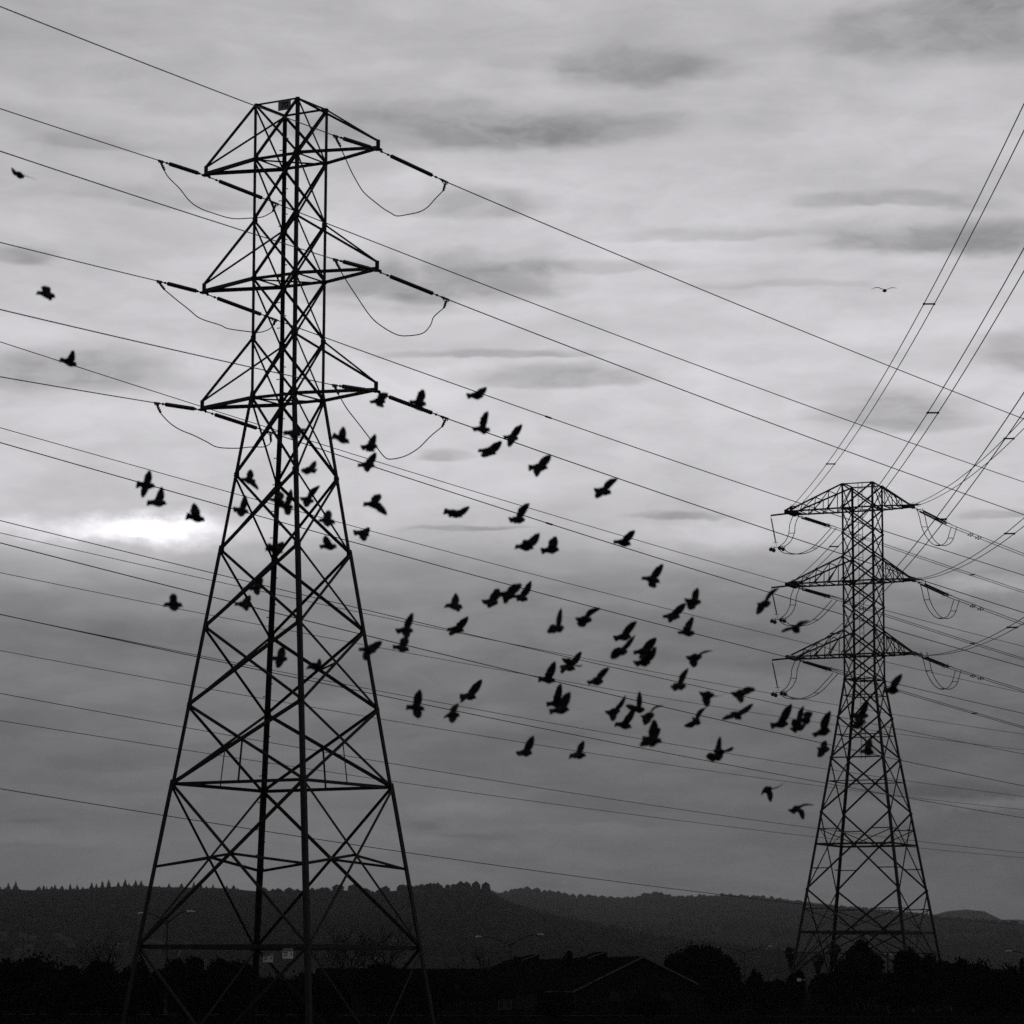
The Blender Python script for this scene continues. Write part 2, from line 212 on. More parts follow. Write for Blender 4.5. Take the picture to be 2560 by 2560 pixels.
RIDGE = [(-875.59, 121.82), (-709.34, 122.24), (-676.09, 122.32), (-665.01, 120.41), (-631.76, 122.43), (-590.2, 121.43), (-570.8, 124.8), (-505.41, 127.73), (-492.66, 125.55), (-432.26, 125.15), (-371.3, 123.64), (-354.67, 119.8), (-332.5, 118.75), (-290.39, 116.63), (-266.56, 116.69), (-249.38, 120.62), (-218.9, 124.57), (-196.73, 116.87), (-177.34, 119.69), (-156.28, 122.51), (-137.99, 122.0), (-115.82, 123.72), (-88.67, 126.0), (-35.47, 127.25), (-24.38, 115.08), (11.08, 101.87), (94.21, 81.02), (232.75, 48.12), (399.01, 5.31)]
MID = [(-1653.9, 202.14), (-502.45, 202.92), (-136.08, 210.12), (-49.2, 218.71), (-28.26, 217.72), (0.0, 226.16), (52.34, 228.39), (103.63, 221.19), (148.64, 209.79), (214.59, 208.9), (294.14, 201.78), (325.55, 207.09), (356.95, 216.59), (401.96, 214.61), (443.83, 212.62), (554.79, 217.08), (617.6, 213.05), (669.93, 210.57), (756.82, 198.74), (912.79, 183.43), (1016.42, 171.13), (1061.43, 164.44), (1193.32, 144.36), (1381.74, 115.52), (1695.77, 74.43)]
HILL_R = [(931.01, 62.42), (1189.63, 153.58), (1318.93, 195.29), (1371.95, 209.0), (1405.57, 220.07), (1461.17, 224.09), (1512.89, 220.86), (1555.57, 202.99), (1572.38, 192.04), (1616.34, 170.17), (1836.16, 103.48), (2224.08, 39.79)]
HILL_F = [(1272.38, 105.69), (1737.89, 215.47), (1886.85, 229.81), (1908.57, 233.74), (1948.92, 233.07), (1986.16, 222.3), (2203.4, 185.6), (2668.9, 93.66)]
SPRUCES = [(-704.1, 10.0), (-690.37, 9.0), (-680.29, 10.3), (-647.32, 5.4), (-641.46, 6.0), (-626.26, 6.4), (-605.19, 7.9), (-595.67, 7.2), (-575.89, 7.9), (-569.47, 5.4), (-561.23, 8.3), (-552.44, 9.8), (-539.25, 6.5), (-530.09, 9.7), (-515.44, 7.8), (-508.11, 7.0), (-469.65, 5.6), (-452.25, 5.7), (-435.76, 7.7), (-426.6, 7.0), (-409.2, 5), (-380.81, 5.4)]
FARHOUSES = [(-278.39, 2540, 13.5, 6, 1), (-378.22, 2730, 7.2, 4, 1), (-400.84, 2690, 6.3, 4, 1), (-389.64, 2670, 5.4, 4, 1), (-360.34, 2660, 8.1, 4, 1), (-313.79, 2600, 6.3, 4, 1), (-305.78, 2600, 5.4, 4, 1), (-280.16, 2630, 4.5, 4, 1), (-234.42, 2350, 6.3, 4, 1), (-342.55, 2280, 4.5, 4, 1), (-344.36, 2340, 5.4, 4, 1), (-324.84, 2420, 5.4, 4, 1), (605.39, 4510, 10.1, 4, 0), (634.13, 4660, 7.2, 4, 0), (655.16, 4750, 10.1, 4, 0), (662.88, 4730, 8.6, 4, 0), (674.27, 4720, 11.5, 4, 0), (691.42, 4750, 8.6, 4, 0), (704.91, 4770, 8.6, 4, 0), (574.52, 4360, 8.6, 4, 0), (-251.23, 2550, 5.4, 4, 1), (-422.06, 2720, 5.4, 4, 1)]
TREES = [(-39.57, 255, 4.48, 1.88, 'b', 'wide dark tree mass at the bottom left corner of the scene'), (-37.69, 262, 4.85, 2.0, 's', 'spiky topped dark shrub second from the left edge'), (-34.89, 258, 4.19, 1.4, 'b', 'low dark rounded shrub left of the tall ragged bare tree'), (-32.52, 262, 4.6, 1.48, 'b', 'dark bush around the foot of the ragged bare tree on the left'), (-29.49, 258, 4.52, 1.08, 'b', "dark bush just outside the big tower's left leg"), (-28.39, 262, 3.77, 0.97, 'b', "low bush between the big tower's left leg and the lamp post"), (-25.28, 256, 4.71, 1.83, 'b', 'round dark tree right of the lamp post under the big tower'), (-22.91, 262, 4.63, 2.0, 'b', 'round dark tree in the middle under the big tower'), (-20.81, 258, 4.29, 1.27, 'b', "dark tree at the foot of the big tower's rear leg"), (-18.6, 256, 3.28, 1.73, 'b', 'low shrub below the two warning signs'), (-16.49, 260, 3.54, 1.6, 'b', "low shrub at the foot of the big tower's front leg"), (-10.16, 262, 4.47, 2.52, 'b', 'broad dark bush in front of the long low house'), (-6.15, 270, 3.58, 1.66, 'b', 'low dark shrub in front of the long low house, right end'), (5.77, 330, 5.98, 0.61, 'b', 'small dark bush showing above the main house roof'), (17.56, 310, 6.76, 2.98, 'b', 'large round dome tree right of the gabled house'), (20.09, 305, 5.2, 1.69, 'b', 'lower right companion of the large dome tree'), (15.45, 306, 4.9, 1.51, 'b', 'lower left companion of the large dome tree'), (23.61, 318, 3.96, 0.86, 'b', 'small loose bush right of the third lamp post'), (24.01, 300, 2.96, 1.26, 'b', 'low bush left of the tall fan palm'), (26.22, 302, 3.75, 1.04, 'b', 'dark bush at the foot of the tall fan palm'), (31.96, 300, 6.57, 2.14, 'b', "tall dome tree in front of the small tower's base, left"), (30.26, 296, 4.88, 1.24, 'b', "dark tree filling the left side of the small tower's base"), (28.62, 298, 3.71, 1.47, 'b', 'dark bush between the two fan palms and the dome tree'), (36.28, 300, 5.73, 1.7, 'b', "dome tree in front of the small tower's base, middle"), (38.86, 302, 5.23, 1.67, 'b', "dome tree at the foot of the small tower's right leg"), (41.75, 306, 4.89, 1.51, 'b', "dark tree right of the small tower's right leg"), (43.73, 304, 4.58, 1.27, 's', 'spiky dark shrub near the right edge'), (45.86, 304, 4.51, 1.57, 'b', 'wide dark bush close to the right edge'), (46.74, 300, 5.09, 0.59, 'c', 'small dark cypress at the right edge'), (-36.96, 246, 4.08, 1.51, 's', 'spiky dark scrub in the bottom left corner, in front of the tree mass'), (-33.95, 244, 3.84, 1.8, 'b', 'low scrub in front of the spiky topped shrub on the left'), (-31.96, 246, 3.48, 1.45, 's', "low scrub filling the dip left of the big tower's left leg"), (-28.91, 244, 3.55, 1.5, 'b', "low scrub right in front of the big tower's left leg"), (-22.74, 243, 3.74, 1.8, 'b', 'low wide scrub in front of the round tree under the big tower'), (-20.27, 242, 3.27, 1.31, 's', 'low ragged scrub before the rear leg of the big tower'), (-13.52, 244, 2.93, 1.8, 'b', "low dark scrub right of the big tower's front leg"), (-7.27, 246, 3.12, 1.82, 'b', 'low dark scrub before the middle of the long low house'), (3.55, 262, 1.98, 1.61, 's', 'ragged low scrub before the left corner of the gabled house'), (10.97, 262, 1.68, 1.94, 'b', 'low scrub before the gable wall'), (18.25, 285, 3.39, 2.11, 'b', 'low dark bush at the foot of the large dome tree'), (21.55, 280, 2.63, 1.38, 's', 'ragged low bush right of the third lamp post'), (33.23, 284, 3.77, 1.75, 'b', 'low dark bush filling the gap below the slim double head post'), (40.15, 286, 4.0, 2.11, 'b', 'low wide bush right of the small tower'), (42.67, 284, 3.73, 1.75, 's', 'ragged low bush in the lower right corner')]
BARE = [(-33.27, 268, 6.58, 1.7, 'tall ragged bare tree left of the big tower'), (-17.03, 350, 8.42, 2.2, 'bushy leafless tree, tallest of the bare trees behind the long low house'), (-13.57, 352, 8.19, 1.8, 'bare tree with a twiggy crown behind the right of the long low house'), (-18.5, 351, 7.43, 0.8, 'thin leaning bare tree left of the bushy leafless tree'), (-19.34, 349, 6.25, 0.8, 'slender bare tree furthest left behind the long low house'), (-15.87, 353, 7.25, 0.9, 'slender bare tree between the two twiggy crowned trees'), (-5.55, 352, 5.48, 0.8, 'small bare sapling above the flat end of the long low house'), (-2.28, 330, 6.2, 1.0, 'small bare tree with drooping branches beside the banner lamp post'), (9.82, 290, 4.08, 1.2, 'leafless shrub in front of the house gable, left half'), (7.8, 288, 3.36, 1.0, 'low leafless shrub left of the house gable')]
PALMS = [(38.4, 450, 6.57, 1.25, 'tall fan palm with a shaggy skirt left of the small tower'), (42.36, 452, 5.59, 1.2, "shorter fan palm seen through the small tower's left legs"), (44.94, 455, 7.12, 1.2, 'fan palm half hidden behind the dome tree at the small tower')]
LAMPS = [(-29.41, 280, 7.68, [(-31.9, 8.57), (-27.03, 8.73)], 'double arm street lamp seen through the big tower near its left leg'), (-0.05, 400, 7.09, [(-4.29, 8.16), (3.99, 8.43)], 'double arm street lamp with a hanging banner in front of the house roof'), (35.65, 500, 6.92, [(31.16, 7.83), (39.96, 8.04)], 'double arm street lamp right of the large dome tree'), (37.92, 330, 5.45, [(37.39, 5.65), (38.44, 5.57)], 'slim post with a short double head between two dome trees'), (61.4, 380, 4.94, [(57.37, 6.39), (65.23, 6.55)], 'street lamp whose left arm curves in from the right edge')]
BANNER = [0.3, 1.33, 5.71, 1.97]
SIGNS = [(0.9, -0.31), (0.087, -0.42)]
HOUSE = {'front': [12.04, 300.0, 5.19], 'back': [-0.56, 379.0], 'half': 6.1, 'eave': 2.23}
LONG = {'x0': -20.44, 'x1': -2.72, 'y': 345.0, 'ridge': 4.15, 'eave': 2.83}
SHED = {'x0': -3.99, 'x1': 0.07, 'y': 282.0, 'ridge': 2.57, 'eave': 1.73}
COT = {'x0': -22.17, 'x1': -19.7, 'y': 250.0, 'ridge': 2.59, 'eave': 1.73}
STREETSIGN = [32.88, 300, 1.51]
ROADSIGN = [26.79, 298, 3.27, 26.17, 3.08]

# ------------------------------------------------------------------ camera
cam_d = bpy.data.cameras.new('camera'); cam = bpy.data.objects.new('camera', cam_d); C.objects.link(cam)
sc.camera = cam
cam_d.lens = CAM['lens']; cam_d.sensor_width = 36.0; cam_d.sensor_fit = 'HORIZONTAL'
cam_d.clip_start = 0.5; cam_d.clip_end = 60000
p_, r_ = CAM['pitch'], CAM['roll']
R0 = Vector((1, 0, 0)); U0 = Vector((0, -math.sin(p_), math.cos(p_))); F0 = Vector((0, math.cos(p_), math.sin(p_)))
Rv = R0*math.cos(r_) + U0*math.sin(r_); Uv = U0*math.cos(r_) - R0*math.sin(r_)
cam.matrix_world = Matrix(((Rv.x, Uv.x, -F0.x, 0), (Rv.y, Uv.y, -F0.y, 0), (Rv.z, Uv.z, -F0.z, CAM['h']), (0, 0, 0, 1)))
cam_d.dof.use_dof = True; cam_d.dof.focus_distance = 200.0; cam_d.dof.aperture_fstop = 1.7

# ------------------------------------------------------------------ sky: dusk overcast, light and dark streaks of cloud
SUN_AZ, SUN_EL = rad(-6.5), rad(7.8)
world = bpy.data.worlds.new('World'); sc.world = world; world.use_nodes = True
nt = world.node_tree; nt.nodes.clear(); N, Lk = nt.nodes.new, nt.links.new
def val(sock, v):
    if isinstance(v, (int, float)): sock.default_value = v
    elif isinstance(v, (tuple, list)): sock.default_value = v
    else: Lk(v, sock)
def M(op, a, b=0.0, c=0.0, clamp=False):
    n = N('ShaderNodeMath'); n.operation = op; n.use_clamp = clamp
    for i, v in enumerate((a, b, c)): val(n.inputs[i], v)
    return n.outputs[0]
def V(op, a, b=(0, 0, 0), c=(0, 0, 0)):
    n = N('ShaderNodeVectorMath'); n.operation = op
    val(n.inputs[0], a); val(n.inputs[1], b)
    if op == 'MULTIPLY_ADD': val(n.inputs[2], c)
    return n.outputs['Value'] if op in ('LENGTH', 'DOT_PRODUCT') else n.outputs['Vector']
def noise(vec, scale, detail, rough=0.55, vector=False):
    n = N('ShaderNodeTexNoise'); n.noise_dimensions = '3D'
    val(n.inputs['Vector'], vec); n.inputs['Scale'].default_value = scale
    n.inputs['Detail'].default_value = detail; n.inputs['Roughness'].default_value = rough
    return n.outputs['Color'] if vector else n.outputs['Fac']
def smooth(x, lo, hi, a=0.0, b=1.0):
    n = N('ShaderNodeMapRange'); n.interpolation_type = 'SMOOTHSTEP'
    val(n.inputs['Value'], x)
    for k, v in (('From Min', lo), ('From Max', hi), ('To Min', a), ('To Max', b)): n.inputs[k].default_value = v
    return n.outputs['Result']
def lin(s):  # 0..255 display grey -> linear
    s /= 255.0
    return s/12.92 if s < 0.04045 else ((s+0.055)/1.055)**2.4

tc = N('ShaderNodeTexCoord'); sep = N('ShaderNodeSeparateXYZ'); Lk(tc.outputs['Generated'], sep.inputs[0])
az = M('MULTIPLY', M('ARCTAN2', sep.outputs[0], sep.outputs[1]), 57.29578)
el = M('MULTIPLY', M('ARCSINE', sep.outputs[2]), 57.29578)
cmb = N('ShaderNodeCombineXYZ'); Lk(az, cmb.inputs[0]); Lk(el, cmb.inputs[1])
P0 = cmb.outputs[0]
flat = V('MULTIPLY', P0, (0.16, 0.62, 1.0))
w1 = V('SUBTRACT', noise(flat, 1.0, 3.0, 0.6, True), (0.5, 0.5, 0.5))
w2 = V('SUBTRACT', noise(V('MULTIPLY', P0, (0.9, 2.6, 1.0)), 1.0, 2.0, 0.55, True), (0.5, 0.5, 0.5))
w3 = V('SUBTRACT', noise(V('MULTIPLY', P0, (2.6, 6.5, 1.0)), 1.0, 3.0, 0.6, True), (0.5, 0.5, 0.5))
P1 = V('MULTIPLY_ADD', w1, (2.6, 0.8, 0.0), P0)
PW = V('MULTIPLY_ADD', w3, (0.22, 0.09, 0.0), V('MULTIPLY_ADD', w2, (0.6, 0.17, 0.0), P1))
sw = N('ShaderNodeSeparateXYZ'); Lk(PW, sw.inputs[0])
# brightness over elevation
ramp = N('ShaderNodeValToRGB'); ramp.color_ramp.interpolation = 'B_SPLINE'
stops = [(-2.0, 80), (-1.32, 82), (1.3, 88), (2.61, 93), (3.92, 97), (5.04, 105), (6.07, 118), (6.91, 140), (7.47, 168), (7.98, 200), (8.96, 210), (10.65, 212), (12.52, 208), (14.39, 201), (16.07, 194), (18.13, 186), (24, 160), (34, 135), (50, 105), (90, 85)]
eln = M('DIVIDE', M('ADD', sw.outputs[1], 2.0), 92.0)
# the ramp lives on sqrt(elevation) so that the stops near the horizon get room
Lk(M('SQRT', M('MAXIMUM', eln, 0.0)), ramp.inputs['Fac'])
e = ramp.color_ramp.elements
while len(e) > 1: e.remove(e[-1])
for i, (deg, g) in enumerate(stops):
    pos = math.sqrt((deg+2.0)/92.0)
    if i == 0: el_ = e[0]; el_.position = pos
    else: el_ = e.new(pos)
    el_.color = (lin(g),)*3 + (1,)
bw0 = N('ShaderNodeRGBToBW'); Lk(ramp.outputs['Color'], bw0.inputs[0])
# the light fails gently away from the hidden sun
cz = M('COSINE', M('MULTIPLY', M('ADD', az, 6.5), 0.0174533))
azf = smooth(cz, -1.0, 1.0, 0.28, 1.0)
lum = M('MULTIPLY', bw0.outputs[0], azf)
# fine streaks everywhere
st = noise(V('MULTIPLY', PW, (0.20, 0.95, 1.0)), 1.0, 4.0, 0.58)
lum = M('MULTIPLY', lum, smooth(st, 0.34, 0.70, 1.05, 0.91))
mot = noise(V('MULTIPLY', PW, (0.75, 1.7, 1.0)), 1.0, 4.0, 0.6)
lum = M('MULTIPLY', lum, smooth(mot, 0.32, 0.70, 1.045, 0.94))
low = noise(V('MULTIPLY', PW, (0.30, 1.1, 1.0)), 1.7, 4.0, 0.58)       # broken banks in the lower sky
lowk = smooth(sw.outputs[1], 8.5, 5.5, 0.0, 1.0)
lum = M('MULTIPLY', lum, M('ADD', 1.0, M('MULTIPLY', lowk, smooth(low, 0.32, 0.68, 0.13, -0.12))))
st2 = noise(V('MULTIPLY', P1, (0.07, 0.42, 1.0)), 1.0, 3.0, 0.55)
lum = M('MULTIPLY', lum, smooth(st2, 0.35, 0.66, 1.06, 0.94))
# individual cloud bars (azimuth, elevation, half width, half height, darkening) in degrees
def bars(lst, src, under=1.0, inner=0.1):
    acc = None
    for (a, e_, wa, we, k) in lst:
        v = V('MULTIPLY', V('SUBTRACT', src, (a, e_, 0)), (1/wa, 1/we, 0))
        if under != 1.0: v = V('MAXIMUM', v, V('MULTIPLY', v, (-1, -under, 0)))   # flat firm underside, soft top
        m = smooth(V('LENGTH', v), inner, 1.0, k, 0.0)
        acc = m if acc is None else M('ADD', acc, m)
    return acc
dark = bars([(-0.8, 14.81, 4.67, 0.76, 0.381), (1.53, 14.91, 2.34, 0.68, 0.134), (-1.93, 15.23, 2.43, 0.41, 0.09), (2.37, 15.86, 2.15, 0.6, 0.336), (0.6, 15.99, 1.59, 0.27, 0.134), (7.8, 16.24, 3.18, 1.08, 0.336), (8.73, 16.86, 2.06, 0.82, 0.157), (-5.95, 13.53, 2.8, 0.41, 0.224), (-1.08, 13.49, 2.34, 0.49, 0.269), (-1.36, 12.19, 4.02, 0.8, 0.381), (-2.11, 11.79, 2.24, 0.41, 0.179), (1.72, 12.46, 2.62, 0.25, 0.202), (6.77, 13.55, 2.43, 0.29, 0.269), (7.8, 12.83, 4.21, 0.6, 0.403), (3.59, 13.05, 2.24, 0.23, 0.179), (6.86, 9.71, 1.78, 0.62, 0.358), (6.21, 10.13, 1.31, 0.31, 0.134), (0.97, 10.44, 2.43, 0.41, 0.314), (-0.15, 10.93, 2.71, 0.16, 0.269), (-8.05, 10.4, 2.8, 0.82, 0.336), (-8.84, 12.47, 0.93, 0.31, 0.291), (8.87, 10.75, 1.12, 0.68, 0.269), (3.03, 8.16, 1.36, 0.14, 0.291), (-0.8, 7.8, 1.64, 0.09, 0.291), (-1.55, 9.18, 0.65, 0.21, 0.246), (8.55, 8.01, 0.93, 0.15, 0.269), (-7.63, 14.42, 1.68, 0.25, 0.134), (4.81, 12.06, 2.24, 0.14, 0.112), (-7.91, 5.79, 5.24, 0.82, 0.146), (-2.49, 5.29, 4.67, 0.51, 0.09), (4.99, 5.55, 4.67, 0.62, 0.134), (1.25, 4.2, 5.61, 0.41, 0.078), (-6.69, 3.71, 1.78, 0.21, 0.157), (7.7, 3.29, 1.87, 0.37, 0.246), (-0.62, 2.51, 1.22, 0.11, 0.179), (-1.74, 2.68, 0.84, 0.16, 0.202), (-8.61, 2.59, 0.75, 0.09, 0.179), (-8.8, 2.15, 0.75, 0.12, 0.202), (2.66, 3.31, 2.8, 0.21, 0.078), (6.86, 1.98, 2.8, 0.31, 0.09)], PW, 2.0, 0.3)
fib = noise(V('MULTIPLY', PW, (0.8, 2.0, 1.0)), 1.0, 4.0, 0.58)
dark = M('MULTIPLY', dark, smooth(fib, 0.28, 0.66, 0.68, 1.25))
dark = M('ADD', dark, bars([(-9.59, 14.11, 7.11, 4.86, 0.17), (-10.9, 19.06, 7.01, 3.93, 0.18), (11.07, 18.59, 5.61, 3.55, 0.22), (-10.9, 3.17, 7.48, 4.67, 0.2), (11.07, 3.17, 5.61, 4.67, 0.16)], P0, 1.0, 0.0))
lum = M('MULTIPLY', lum, M('MAXIMUM', M('SUBTRACT', 1.0, dark), 0.35))
puff = V('SUBTRACT', noise(V('MULTIPLY', P0, (1.7, 3.0, 1.0)), 1.0, 4.0, 0.6, True), (0.5, 0.5, 0.5))
PG = V('MULTIPLY_ADD', puff, (1.3, 0.5, 0.0), V('MULTIPLY_ADD', w2, (0.5, 0.2, 0.0), P0))
glow = bars([(-6.27, 7.79, 1.87, 0.43, 0.42), (-6.23, 7.81, 1.03, 0.26, 0.3), (-7.11, 7.73, 1.12, 0.26, 0.2), (-5.29, 7.8, 1.78, 0.41, 0.12), (-8.38, 7.8, 2.24, 0.32, 0.2), (-6.69, 7.37, 4.3, 0.75, 0.07), (-8.47, 13.08, 1.78, 0.65, 0.06), (4.24, 7.73, 3.93, 0.41, 0.1), (8.45, 3.02, 2.06, 0.16, 0.05), (-1.08, 2.91, 1.78, 0.21, 0.028), (1.25, 2.61, 2.24, 0.15, 0.018), (-8.38, 2.4, 1.87, 0.26, 0.022), (8.45, 6.8, 1.68, 0.28, 0.12), (-3.23, 7.94, 2.99, 0.37, 0.06), (-8.66, 6.86, 1.5, 0.28, 0.04), (6.39, 4.76, 2.8, 0.37, 0.015)], PG, 1.0, 0.05)
lum = M('ADD', lum, glow)
sky = N('ShaderNodeTexSky'); sky.sky_type = 'NISHITA'; sky.sun_disc = False
sky.sun_elevation = SUN_EL; sky.sun_rotation = SUN_AZ
bw = N('ShaderNodeRGBToBW'); Lk(sky.outputs[0], bw.inputs[0])
mix = N('ShaderNodeMix'); mix.data_type = 'FLOAT'; mix.inputs[0].default_value = 0.985   # share of sky covered by cloud
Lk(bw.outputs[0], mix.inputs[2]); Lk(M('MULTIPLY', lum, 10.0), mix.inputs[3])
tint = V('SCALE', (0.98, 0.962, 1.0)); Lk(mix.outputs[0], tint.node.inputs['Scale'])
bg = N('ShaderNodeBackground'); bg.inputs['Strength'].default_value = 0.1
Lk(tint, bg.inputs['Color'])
wo = N('ShaderNodeOutputWorld'); Lk(bg.outputs[0], wo.inputs[0])
world.cycles.sampling_method = 'MANUAL'; world.cycles.sample_map_resolution = 512

sun_d = bpy.data.lights.new('sun', 'SUN'); sun = bpy.data.objects.new('sun', sun_d); C.objects.link(sun)
sun_d.energy = 0.12; sun_d.angle = rad(15); sun_d.color = (1.0, 0.985, 0.97)
sdir = Vector((math.sin(SUN_AZ)*math.cos(SUN_EL), math.cos(SUN_AZ)*math.cos(SUN_EL), math.sin(SUN_EL)))
sun.rotation_euler = sdir.to_track_quat('Z', 'Y').to_euler()

sc.view_settings.view_transform = 'Standard'; sc.view_settings.look = 'None'
sc.view_settings.exposure = 0.0; sc.view_settings.gamma = 1.0; sc.view_settings.use_curve_mapping = False
sc.cycles.max_bounces = 4; sc.cycles.diffuse_bounces = 2; sc.cycles.volume_bounces = 0
sc.cycles.use_denoising = False
sc.cycles.filter_width = 1.5

# ------------------------------------------------------------------ materials
def mat(name, g, var=0.35, scale=3.0, rough=0.85, spec=0.15, metal=0.0, bump=0.0, tint=(1, 1, 1)):
    m = bpy.data.materials.new(name); m.use_nodes = True
    t = m.node_tree; b = t.nodes['Principled BSDF']
    tcn = t.nodes.new('ShaderNodeTexCoord'); n = t.nodes.new('ShaderNodeTexNoise')
    n.inputs['Scale'].default_value = scale; n.inputs['Detail'].default_value = 5
    t.links.new(tcn.outputs['Object'], n.inputs['Vector'])
    r = t.nodes.new('ShaderNodeValToRGB')
    lo, hi = g*(1-var), g*(1+var)
    r.color_ramp.elements[0].position = 0.3; r.color_ramp.elements[1].position = 0.7
    r.color_ramp.elements[0].color = (lo*tint[0], lo*tint[1], lo*tint[2], 1)
    r.color_ramp.elements[1].color = (hi*tint[0], hi*tint[1], hi*tint[2], 1)
    t.links.new(n.outputs['Fac'], r.inputs[0]); t.links.new(r.outputs[0], b.inputs['Base Color'])
    b.inputs['Roughness'].default_value = rough; b.inputs['Metallic'].default_value = metal
    b.inputs['Specular IOR Level'].default_value = spec
    if bump:
        bn = t.nodes.new('ShaderNodeBump'); bn.inputs['Strength'].default_value = bump
        t.links.new(n.outputs['Fac'], bn.inputs['Height']); t.links.new(bn.outputs[0], b.inputs['Normal'])
    return m
STEEL = mat('weathered_galvanised_steel', 0.030, 0.35, 2.5, 0.7, 0.15, 0.0)
STEEL2 = mat('old_lattice_steel', 0.04, 0.35, 2.0, 0.7, 0.15, 0.0)
WIRE = mat('aged_aluminium_cable', 0.05, 0.2, 1.0, 0.6, 0.3)
GLAZE = mat('dark_glazed_porcelain', 0.03, 0.2, 4.0, 0.35, 0.4)
FITTING = mat('forged_fitting', 0.06, 0.3, 6.0, 0.6, 0.3)
PLATE = mat('painted_plate', 0.30, 0.2, 5.0, 0.7, 0.2)
INK = mat('black_sign_paint', 0.02, 0.1, 5.0, 0.7, 0.1)
WHITE = mat('white_sign_paint', 0.9, 0.08, 5.0, 0.6, 0.2)
REDDISH = mat('dark_red_sign_paint', 0.10, 0.15, 5.0, 0.6, 0.2)
FEATHER = mat('dark_feather', 0.025, 0.5, 14.0, 0.85, 0.1)
FEATHER_B = mat('blackish_feather', 0.018, 0.5, 14.0, 0.85, 0.1)
LEAF = mat('evergreen_leaf', 0.010, 0.5, 1.2, 0.9, 0.0)
LEAF2 = mat('dusty_leaf', 0.012, 0.5, 1.2, 0.9, 0.0)
BARK = mat('bark', 0.012, 0.5, 4.0, 0.95, 0.0)
PALEBARK = mat('pale_palm_bark', 0.10, 0.4, 4.0, 0.9, 0.05)
ROOFM = mat('dark_roof_felt', 0.005, 0.4, 2.0, 0.95, 0.0)
WALLM = mat('stucco_wall', 0.018, 0.25, 0.8, 0.95, 0.0)
FASCIA = mat('white_fascia_board', 0.16, 0.1, 2.0, 0.8, 0.0)
GLASS = mat('dark_window_glass', 0.03, 0.2, 1.0, 0.15, 0.5)
GALV = mat('grey_lamp_post_paint', 0.06, 0.25, 2.0, 0.6, 0.1)
LAMPH = mat('pale_lamp_housing', 0.70, 0.1, 3.0, 0.4, 0.5)
GROUND = mat('dark_field_grass', 0.006, 0.6, 0.05, 1.0, 0.0)
ASPH = mat('asphalt', 0.012, 0.3, 0.6, 0.95, 0.05)
HILLM = mat('forested_slope', 0.016, 0.3, 0.012, 1.0, 0.0)
CONIFER = mat('far_conifer', 0.014, 0.3, 0.05, 1.0, 0.0)
FARHOUSE = mat('pale_far_house', 0.07, 0.3, 0.05, 0.9, 0.05)

